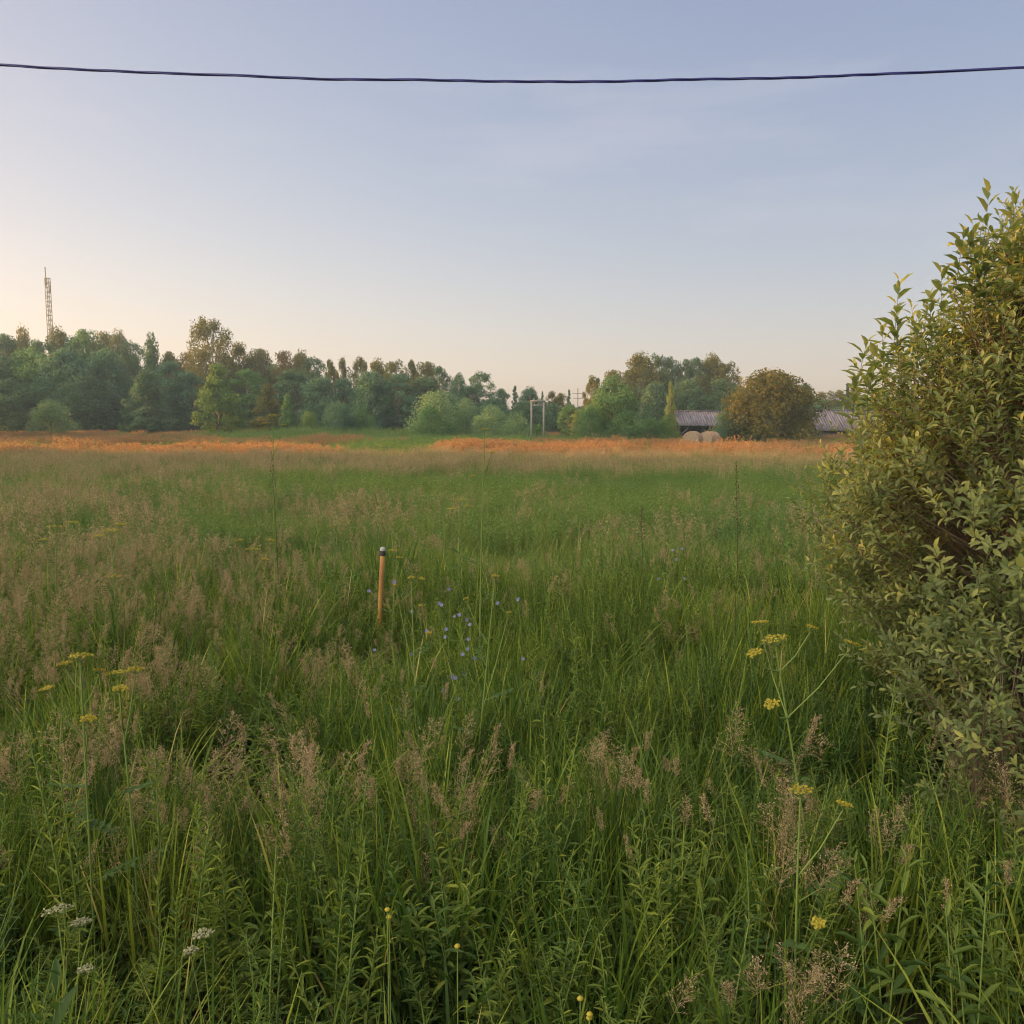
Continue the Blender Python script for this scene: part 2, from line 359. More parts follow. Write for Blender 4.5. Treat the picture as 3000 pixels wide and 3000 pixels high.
def add_forb(g, seed, H, leafL, leafW, nleaf, r0=(0, 0), lean=.1, droop=.3, m=0, ms=1, tmpl=True, top=None, br=0, c0=.45):
    "upright leafy weed stem"
    r = np.random.default_rng(seed)
    az = r.random() * 6.28; ph = np.linspace(lean, lean + .15, 8)
    x = np.cumsum(H / 8 * np.sin(ph)); z = np.cumsum(H / 8 * np.cos(ph))
    P = np.concatenate([[[r0[0], r0[1], 0]], np.stack([r0[0] + x * math.cos(az), r0[1] + x * math.sin(az), z], -1)])
    tubes(g, P, np.linspace(.0035, .0015, 9) * (H / .8), 4, c=.2 + .3 * r.random(), m=ms)
    f = np.linspace(.12, 1, nleaf) ** .85
    j = f * 8; j0 = np.minimum(j.astype(int), 7); pos = P[j0] + (P[j0 + 1] - P[j0]) * (j - j0)[:, None]
    aa = np.arange(nleaf) * 2.4 + r.normal(0, .3, nleaf)
    up = r.normal(.55 - droop, .25, nleaf) + .5 * f ** 4
    X = np.stack([np.cos(aa), np.sin(aa), up], -1); Zn = np.stack([-np.cos(aa) * up, -np.sin(aa) * up, np.ones(nleaf)], -1) + r.normal(0, .25, (nleaf, 3))
    L = leafL * np.interp(f, (0, .3, .8, 1), (.7, 1, .75, .4)) * r.uniform(.75, 1.2, nleaf)
    stamp(g, LEAF_V, LEAF_Q, LEAF_T, pos, X, Zn, L, L * leafW, c=np.clip(r.normal(c0, .14, nleaf) + .15 * f, 0, 1), m=m)
    return P

gcol = {}
def reg(col, name, g, mats):
    if col not in gcol: gcol[col] = bpy.data.collections.new(col)
    o = g.build(name, mats, link=False); gcol[col].objects.link(o); return o

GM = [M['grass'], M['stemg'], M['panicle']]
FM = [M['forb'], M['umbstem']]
GMM = [M['grassmid'], M['stemg'], M['panicle']]; GMF = [M['grassmid'], M['stemg'], M['panfar']]; FMM = [M['forbmid'], M['umbstem']]
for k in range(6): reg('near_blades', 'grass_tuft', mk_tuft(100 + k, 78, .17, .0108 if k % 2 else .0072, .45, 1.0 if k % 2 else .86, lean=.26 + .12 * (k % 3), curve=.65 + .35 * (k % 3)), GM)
for k in range(5):
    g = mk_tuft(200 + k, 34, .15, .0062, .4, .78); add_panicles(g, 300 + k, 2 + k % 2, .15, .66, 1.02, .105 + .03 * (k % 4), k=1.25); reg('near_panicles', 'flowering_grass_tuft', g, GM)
for k in range(6):
    g = G(); r = np.random.default_rng(400 + k)
    for s in range(3 + k % 3):
        q = r.normal(0, .06, 2)
        if k in (0, 1, 4): add_forb(g, 410 + 10 * k + s, r.uniform(.6, .98), .075, .17, 60, q, droop=.1)       # narrow feathery leaves
        elif k in (2, 5): add_forb(g, 410 + 10 * k + s, r.uniform(.5, .85), .10, .22, 34, q, droop=.35)
        else: add_forb(g, 410 + 10 * k + s, r.uniform(.45, .8), .13, .26, 22, q, droop=.45)
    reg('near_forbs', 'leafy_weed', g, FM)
for k in range(3):
    g = G(); r = np.random.default_rng(500 + k); n = 150
    rr = .28 * np.sqrt(r.random(n)); a = r.random(n) * 6.28
    pos = np.stack([rr * np.cos(a), rr * np.sin(a), r.uniform(.02, .38, n)], -1); X = np.stack([np.cos(a * 3), np.sin(a * 3), r.normal(.2, .4, n)], -1)
    stamp(g, LEAF_V, LEAF_Q, LEAF_T, pos, X, np.array((0, 0, 1.)) + r.normal(0, .4, (n, 3)), r.uniform(.04, .09, n), .028, c=r.uniform(.1, .6, n))
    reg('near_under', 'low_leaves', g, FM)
# middle distance
for k in range(5): reg('mid_blades', 'grass_patch', mk_tuft(600 + k, 230, .5, .010, .4, .92, S=4, lean=.35), GMM)
for k in range(5):
    g = mk_tuft(620 + k, 70, .45, .009, .4, .75, S=4); add_panicles(g, 640 + k, 15, .45, .75, 1.08, .19, k=2.0, det=1); reg('mid_panicles', 'flowering_grass_patch', g, GMM)
for k in range(4):
    g = G(); r = np.random.default_rng(660 + k)
    for s in range(16): add_forb(g, 670 + 30 * k + s, r.uniform(.5, .95), .10, .24, 26, r.normal(0, .25, 2), droop=.2)
    reg('mid_forbs', 'leafy_weed_patch', g, FMM)
# far distance
for k in range(4): reg('far_blades', 'far_grass_patch', mk_tuft(700 + k, 420, 1.4, .026, .4, .92, S=3, lean=.35), GMM)
for k in range(4):
    g = mk_tuft(720 + k, 160, 1.4, .024, .4, .8, S=3); add_panicles(g, 740 + k, 110, 1.4, .72, 1.1, .20, k=4.5, det=0); reg('far_panicles', 'far_flowering_grass_patch', g, GMF)

for k in range(3):
    g = G(); r = np.random.default_rng(760 + k)
    for s in range(22): add_forb(g, 770 + 30 * k + s, r.uniform(.7, 1.25), .24, .3, 16, r.normal(0, .6, 2), droop=.1)
    reg('far_forbs', 'far_weed_patch', g, FMM)

def scatter(name, col, x, y, scl, tint, seed, label, idx=None):
    r = np.random.default_rng(seed); n = len(x)
    names = sorted(o.name for o in gcol[col].objects)
    if idx is None: idx = r.integers(0, len(names), n)
    me = bpy.data.meshes.new(name); me.vertices.add(n)
    me.vertices.foreach_set('co', np.stack([x, y, gz(x, y)], -1).ravel().astype(np.float32))
    def at_(nm, ty, arr, fld='value'):
        q = me.attributes.new(nm, ty, 'POINT'); q.data.foreach_set(fld, np.asarray(arr).ravel())
    at_('idx', 'INT', idx.astype(np.int32))
    at_('rot', 'FLOAT_VECTOR', np.stack([r.normal(0, .07, n), r.normal(0, .07, n), r.random(n) * 6.28], -1).astype(np.float32), 'vector')
    at_('scl', 'FLOAT_VECTOR', np.asarray(scl, dtype=np.float32).reshape(n, 3), 'vector')
    at_('tint', 'FLOAT', np.asarray(tint, dtype=np.float32))
    o = bpy.data.objects.new(name, me); COL.objects.link(o)
    ng = bpy.data.node_groups.new(name + '_scatter', 'GeometryNodeTree')
    ng.interface.new_socket('Geometry', in_out='INPUT', socket_type='NodeSocketGeometry'); ng.interface.new_socket('Geometry', in_out='OUTPUT', socket_type='NodeSocketGeometry')
    gi = ng.nodes.new('NodeGroupInput'); go = ng.nodes.new('NodeGroupOutput'); ip = ng.nodes.new('GeometryNodeInstanceOnPoints')
    ci = ng.nodes.new('GeometryNodeCollectionInfo'); ci.inputs['Collection'].default_value = gcol[col]; ci.inputs['Separate Children'].default_value = True; ci.inputs['Reset Children'].default_value = True
    ng.links.new(gi.outputs[0], ip.inputs['Points']); ng.links.new(ci.outputs[0], ip.inputs['Instance']); ip.inputs['Pick Instance'].default_value = True
    for nm, ty, sk in (('idx', 'INT', 'Instance Index'), ('rot', 'FLOAT_VECTOR', 'Rotation'), ('scl', 'FLOAT_VECTOR', 'Scale')):
        na = ng.nodes.new('GeometryNodeInputNamedAttribute'); na.data_type = ty; na.inputs[0].default_value = nm
        ng.links.new(na.outputs[0], ip.inputs[sk])
    ng.links.new(ip.outputs[0], go.inputs[0])
    md = o.modifiers.new('scatter', 'NODES'); md.node_group = ng
    tag(o, label, kind='stuff')
    return o

def wedge(seed, n, y0, y1, margin, jitter=1.0):
    "random points over the visible wedge, uniform per area"
    r = np.random.default_rng(seed)
    out = np.zeros((0, 2))
    while len(out) < n:
        y = r.uniform(y0, y1, n * 2); hw = .62 * y1 + margin; x = r.uniform(-hw, hw, n * 2)
        k = np.abs(x) < .60 * y + margin; out = np.concatenate([out, np.stack([x[k], y[k]], -1)])
    return out[:n, 0], out[:n, 1]

def blob(x, y, pts):
    s = np.zeros_like(x)
    for (cx, cy, rx, ry, a) in pts: s += a * np.exp(-((x - cx) / rx) ** 2 - ((y - cy) / ry) ** 2)
    return s

def pan_density(x, y):
    "share of flowering grass: left middle field, far band, patches"
    d = blob(x, y, [(-5.5, 11, 4.0, 4.0, .9), (-9, 17, 7, 6, .8), (-2.6, 5.6, 1.6, 1.4, .7), (-4.2, 7, 2, 2, .7), (-1.3, 8, 1.3, 2.0, .45), (2.2, 13, 3.5, 2.6, .85), (1.3, 4.1, 1.6, .7, 1.0), (.2, 3.6, 1.2, .5, .7), (-1.6, 3.9, 1.5, .7, .8), (.1, 2.4, .35, .3, .8), (.75, 2.5, .5, .3, .6),
                   (6, 19, 4, 3, .3), (-3, 30, 12, 5, .5)])
    d += 1.15 * np.clip((y - 24) / 14, 0, 1)
    d -= blob(x, y, [(4, 22, 9, 5.5, .8), (-3, 24, 5, 3, .55), (1.5, 6, 2.6, 2.2, .5), (-1.6, 13.5, 1.8, 1.5, .6)])
    d += (vnoise(x + 30, y, 2.2) - .5) * .7 + (vnoise(x, y + 90, .8) - .5) * .4
    return np.clip((d + .07) * np.where(y > 24, .62, .44), .03, 1)

def forb_density(x, y):
    d = blob(x, y, [(4, 21, 9, 6, .8), (-3, 23, 5, 3, .5), (2.2, 6.5, 2.5, 2.5, .7), (1.9, 5.2, .9, 1.2, .8), (2.3, 4.3, .8, .5, 1.0), (-.4, 3.6, 1, 1, .4), (-2, 3, 1, .8, .5), (1.2, 9, 2, 2, .5)])
    return np.clip(d + (vnoise(x + 7, y + 3, 1.7) - .45) * 1.1 + .22 + .12 * (y > 5), .04, 1)

def height(x, y):
    h = .66 + .36 * vnoise(x + 11, y + 5, 1.9) + .32 * vnoise(x + 3, y + 9, .55) + .12 * (vnoise(x, y, 7) - .5)
    # trampled / lower spots in front of the marker post and near some umbels, dark hollows
    h *= 1 - blob(x, y, [(-1.05, 7.2, .5, .8, .42), (-.2, 2.5, .50, .50, .58), (.35, 2.15, .3, .25, .4), (-1.0, 2.75, .3, .3, .4), (1.0, 3.9, .5, .5, .15), (-1.55, 3.1, .4, .35, .35), (.55, 4.7, .9, .5, .3), (-.9, 4.4, .7, .5, .25), (1.75, 4.2, .45, .5, .45)])
    h *= 1 + .5 * np.exp(-((x + 22) / 12) ** 2 - ((y - 100) / 10) ** 2)
    h *= 1 + .28 * np.exp(-((x - 2.2) / .8) ** 2 - ((y - 4.3) / .5) ** 2)
    h *= 1 - .5 * np.exp(-((x - 20) / 16) ** 2 - ((y - 80) / 15) ** 2) - .12 * np.clip((y - 50) / 20, 0, 1)
    return h

def hollow(x, y): return (vnoise(x + 77, y + 13, .45) > np.interp(y, (0, 3, 6), (.58, .62, .72))) * 1.0
def choose(r, x, y, dens): return r.random(len(x)) < dens(x, y)
def s3(h, r, sp=.12):
    q = r.normal(1, sp, len(h)); return np.stack([q, q, h * r.normal(1, .08, len(h))], -1)
def notbush(x, y): return ((x - 3.15) / .75) ** 2 + ((y - 5.3) / .7) ** 2 > 1

rg = np.random.default_rng(5)
# near field 1 - 11 m
x, y = wedge(1, 2500, 1.1, 11, 1.4); k = notbush(x, y) & ~(choose(rg, x, y, pan_density) & (rg.random(len(x)) < .45)); x, y = x[k], y[k]
k = rg.random(len(x)) > .25 * forb_density(x, y) + .85 * hollow(x, y); x, y = x[k], y[k]
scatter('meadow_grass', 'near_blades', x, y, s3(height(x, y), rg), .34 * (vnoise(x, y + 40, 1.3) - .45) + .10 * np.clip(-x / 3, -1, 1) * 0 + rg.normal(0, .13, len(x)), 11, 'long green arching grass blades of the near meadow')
x, y = wedge(2, 4200, 1.1, 11, 1.4); k = notbush(x, y) & choose(rg, x, y, pan_density); x, y = x[k], y[k]; k = rg.random(len(x)) < np.interp(y, (0, 2.5, 4, 6), (.35, .5, .85, 1)); x, y = x[k], y[k]
scatter('flowering_grass', 'near_panicles', x, y, s3(height(x, y) * .98, rg), rg.normal(0, .08, len(x)), 12, 'airy pinkish brown seed heads of flowering meadow grass')
x, y = wedge(3, 4200, 1.1, 11, 1.4); k = notbush(x, y) & choose(rg, x, y, forb_density) & (rg.random(len(x)) > .8 * hollow(x, y)); x, y = x[k], y[k]
scatter('meadow_weeds', 'near_forbs', x, y, s3(height(x, y) * .95, rg), rg.normal(0, .10, len(x)) - .35 * blob(x, y, [(1.9, 5.4, .9, 1.2, 1.0)]), 13, 'small leaved green weeds growing between the near grass')  # weeds beside the shrub tinted darker, its shade put into their colour
x, y = wedge(4, 1300, 1.0, 11, 1.4); k = (vnoise(x + 3, y + 9, .55) > .42) & (hollow(x, y) < .5); x, y = x[k], y[k]
scatter('ground_cover', 'near_under', x, y, s3(height(x, y), rg, .25), rg.normal(0, .08, len(x)), 14, 'low leaves covering the soil under the near grass')
# middle field 10 - 42 m
x, y = wedge(5, 6500, 10.5, 43, 4); k = rg.random(len(x)) > .35 * pan_density(x, y); x, y = x[k], y[k]
scatter('meadow_grass', 'mid_blades', x, y, s3(height(x, y) * .86, rg), rg.normal(0, .06, len(x)) + (.35 * (vnoise(x, y, 4) - .5) + .25 * (vnoise(x, y, 1.5) - .5)), 15, 'green grass of the middle meadow')
x, y = wedge(6, 6000, 10.5, 43, 4); k = choose(rg, x, y, pan_density); x, y = x[k], y[k]
scatter('flowering_grass', 'mid_panicles', x, y, s3(height(x, y), rg), rg.normal(0, .06, len(x)), 16, 'pinkish brown haze of seed heads over the middle meadow')
x, y = wedge(7, 9000, 9, 43, 4); k = choose(rg, x, y, forb_density); x, y = x[k], y[k]
scatter('meadow_weeds', 'mid_forbs', x, y, s3(height(x, y), rg), rg.normal(0, .08, len(x)) + .6 * (vnoise(x + 9, y, 3) - .55), 17, 'band of green leafy weeds in the middle meadow')
# far field 42 - 150 m
x, y = wedge(8, 5200, 42, 165, 12)
scatter('meadow_grass', 'far_blades', x, y, s3(height(x, y) * .93, rg), rg.normal(0, .06, len(x)) + .15 * (vnoise(x, y, 9) - .5), 18, 'distant meadow grass below the tree line')
x, y = wedge(9, 5600, 42, 150, 12); k = rg.random(len(x)) < np.clip(1.25 - .7 * (vnoise(x + 3, y, 12)) - .7 * (vnoise(x + 40, y + 9, 7) > .56) - 1.3 * np.clip(blob(x, y, [(-28, 68, 3.2, 12, 1.0), (-20, 104, 26, 14, 1.0), (8, 86, 20, 12, 1.0), (-8, 62, 3.6, 14, 1.5)]), 0, 1), 0, 1); x, y = x[k], y[k]
scatter('flowering_grass', 'far_panicles', x, y, s3(height(x, y), rg), rg.normal(0, .06, len(x)), 19, 'distant reddish seed heads in the strip of evening sun')

x, y = wedge(10, 3600, 46, 128, 12); k = rg.random(len(x)) < np.clip(blob(x, y, [(-20, 104, 26, 14, 1.0), (8, 84, 22, 12, 1.0), (-8, 62, 3.6, 14, 1.5)]) + (vnoise(x, y, 6) - .5) * .7, 0, 1); x, y = x[k], y[k]
scatter('meadow_weeds', 'far_forbs', x, y, s3(height(x, y), rg), rg.normal(0, .1, len(x)), 20, 'belt of green weeds in front of the tree line')

# ------------------------------------------------------------------ trees
KIND = {  # profile of crown radius against height fraction, clump size, clump count, cards, card size, droop, trunk
    'round':   dict(h=(.12, .2, .4, .65, .85, 1.), r=(.35, .8, 1., .92, .6, .1), cl=.17, n=90, k=124, s=.032, dr=.0),
    'tall':    dict(h=(.18, .3, .5, .72, .88, 1.), r=(.45, .85, 1., .92, .66, .22), cl=.155, n=74, k=118, s=.028, dr=.1),
    'birch':   dict(h=(.28, .4, .6, .8, .93, 1.), r=(.35, .8, 1., .85, .5, .1), cl=.15, n=52, k=140, s=.026, dr=.9),
    'dense':   dict(h=(.0, .08, .35, .65, .88, 1.), r=(.85, .97, 1., .86, .55, .15), cl=.15, n=120, k=190, s=.040, dr=.0),
    'bigbirch': dict(h=(.40, .5, .68, .84, .94, 1.), r=(.5, .85, 1., .95, .7, .25), cl=.19, n=70, k=150, s=.022, dr=.8),
    'conical': dict(h=(.03, .15, .4, .65, .85, 1.), r=(.75, 1., .85, .6, .33, .03), cl=.13, n=100, k=100, s=.030, dr=.0),
    'spruce':  dict(h=(.04, .12, .4, .7, .9, 1.), r=(.8, 1., .75, .42, .16, .01), cl=.09, n=110, k=55, s=.024, dr=.35),
    'shrub':   dict(h=(.0, .08, .35, .65, .88, 1.), r=(.85, .97, 1., .82, .5, .08), cl=.19, n=80, k=130, s=.045, dr=.0),
}
def tree_mesh(kind, seed, H, W):
    K = KIND[kind]; r = np.random.default_rng(seed); n = K['n']
    hs = np.array(K['h']); rs = np.array(K['r'])
    # sample clump centres
    lob = r.random((6, 3))
    hh = []
    while len(hh) < n:
        h = r.uniform(hs[0], 1)
        if r.random() < np.interp(h, hs, rs) * .8 + .2: hh.append(h)
    hh = np.array(hh); hh[:3] = (.96, .93, .9)
    an = r.random(n) * 6.28
    asym = 1 + .22 * np.sin(an * 2 + lob[0, 0] * 6) + .12 * np.sin(an * 3 + hh * 7 + lob[1, 0] * 6)
    rad = np.interp(hh, hs, rs) * W / 2 * asym * np.sqrt(r.uniform(.12, 1, n)) * .9
    cl = K['cl'] * (W if kind != 'tall' else min(W, H * .5)) * r.uniform(.65, 1.25, n)
    C = np.stack([np.cos(an) * rad, np.sin(an) * rad, hh * H - cl * .35], -1)
    k = K['k']; kk = n * k
    d = unit(r.normal(0, 1, (kk, 3))); rr = (.45 + .6 * r.random(kk) ** .7)
    cr = np.repeat(cl, k)
    off = d * (rr * cr)[:, None]; off[:, 2] *= .75
    if K['dr'] > 0:
        off[:, 2] -= K['dr'] * cr * r.random(kk) ** 2 * 1.5; off[:, :2] *= (1 - .3 * K['dr'])
    P = np.repeat(C, k, 0) + off; P[:, 2] = np.maximum(P[:, 2], .05 * H * hs[0] + .02)
    s = K['s'] * H * (1.0 if kind != 'shrub' else .9)
    s = np.clip(s, .10, .30) * r.uniform(.6, 1.35, kk)
    nrm = unit(d + r.normal(0, .7, (kk, 3)) + np.array((0, 0, .35)))
    X = np.cross(nrm, r.normal(0, 1, (kk, 3)))
    if K['dr'] > .5: X = X * np.array((.5, .5, 1)) + np.array((0, 0, -.6))
    c = np.clip(np.repeat(r.normal(.45, .22, n), k) + r.normal(0, .13, kk), 0, 1)
    gc = G(); stamp(gc, DIA_V, DIA_Q, None, P - unit(X) * (s / 2)[:, None], X, nrm, s, s * .62, c=c)
    gt = G(); tr = .016 * H + .03
    bend = r.normal(0, .02 * H, (2,))
    z = np.linspace(-.1, .93 * H, 9); tx = bend[0] * np.sin(z / H * 3); ty = bend[1] * np.sin(z / H * 3)
    tubes(gt, np.stack([tx, ty, z], -1), np.linspace(tr, tr * .15, 9), 6)
    sel = r.choice(n, min(n, 26), replace=False)
    for i in sel:
        zb = max(C[i, 2] * r.uniform(.5, .8), .03 * H); j = np.interp(zb, z, np.arange(9)); b0 = np.array((np.interp(zb, z, tx), np.interp(zb, z, ty), zb))
        e = C[i]; mid = (b0 + e) / 2 + np.array((0, 0, .04 * H if kind != 'spruce' else 0))
        tubes(gt, np.stack([b0, mid, e]), np.array((tr * .35, tr * .22, tr * .08)), 4)
    return gt, gc
_cache = {}
def tree(name, cat, kind, px, top, wpx, Y, mats, label, seed=0, group=None, trunk='trunk'):
    p = at(px, top, Y); gz0 = float(gz(p[0], Y)); H = p[2] - gz0; W = wpx / F * Y
    key = (kind, seed % 5)
    if key not in _cache:
        H0, W0 = {'round': (9, 7), 'tall': (13, 6.5), 'birch': (14, 6), 'bigbirch': (18, 8), 'dense': (8, 10), 'conical': (9, 6), 'spruce': (11, 4.5), 'shrub': (4, 5)}[kind]
        gt, gc = tree_mesh(kind, 1000 + hash_(kind) + seed % 5, H0, W0)
        _cache[key] = (gt.mesh(name + '_trunk', [M[trunk]]), gc.mesh(name + '_crown', [M[mats]]), H0, W0)
    mt, mc, H0, W0 = _cache[key]
    e = empty(name, (p[0], Y, gz0 - .05), random.Random(seed * 31 + px).random() * 6.28, label=label, cat=cat, group=group)
    e.scale = (W / W0, W / W0, H / H0)
    for nm, me, mm in (('trunk', mt, trunk), ('crown', mc, mats)):
        o = bpy.data.objects.new(nm, me); COL.objects.link(o); o.parent = e
        o.material_slots[0].link = 'OBJECT'; o.material_slots[0].material = M[mm]
    return e
def hash_(s): return sum(ord(c) * (i + 1) for i, c in enumerate(s))

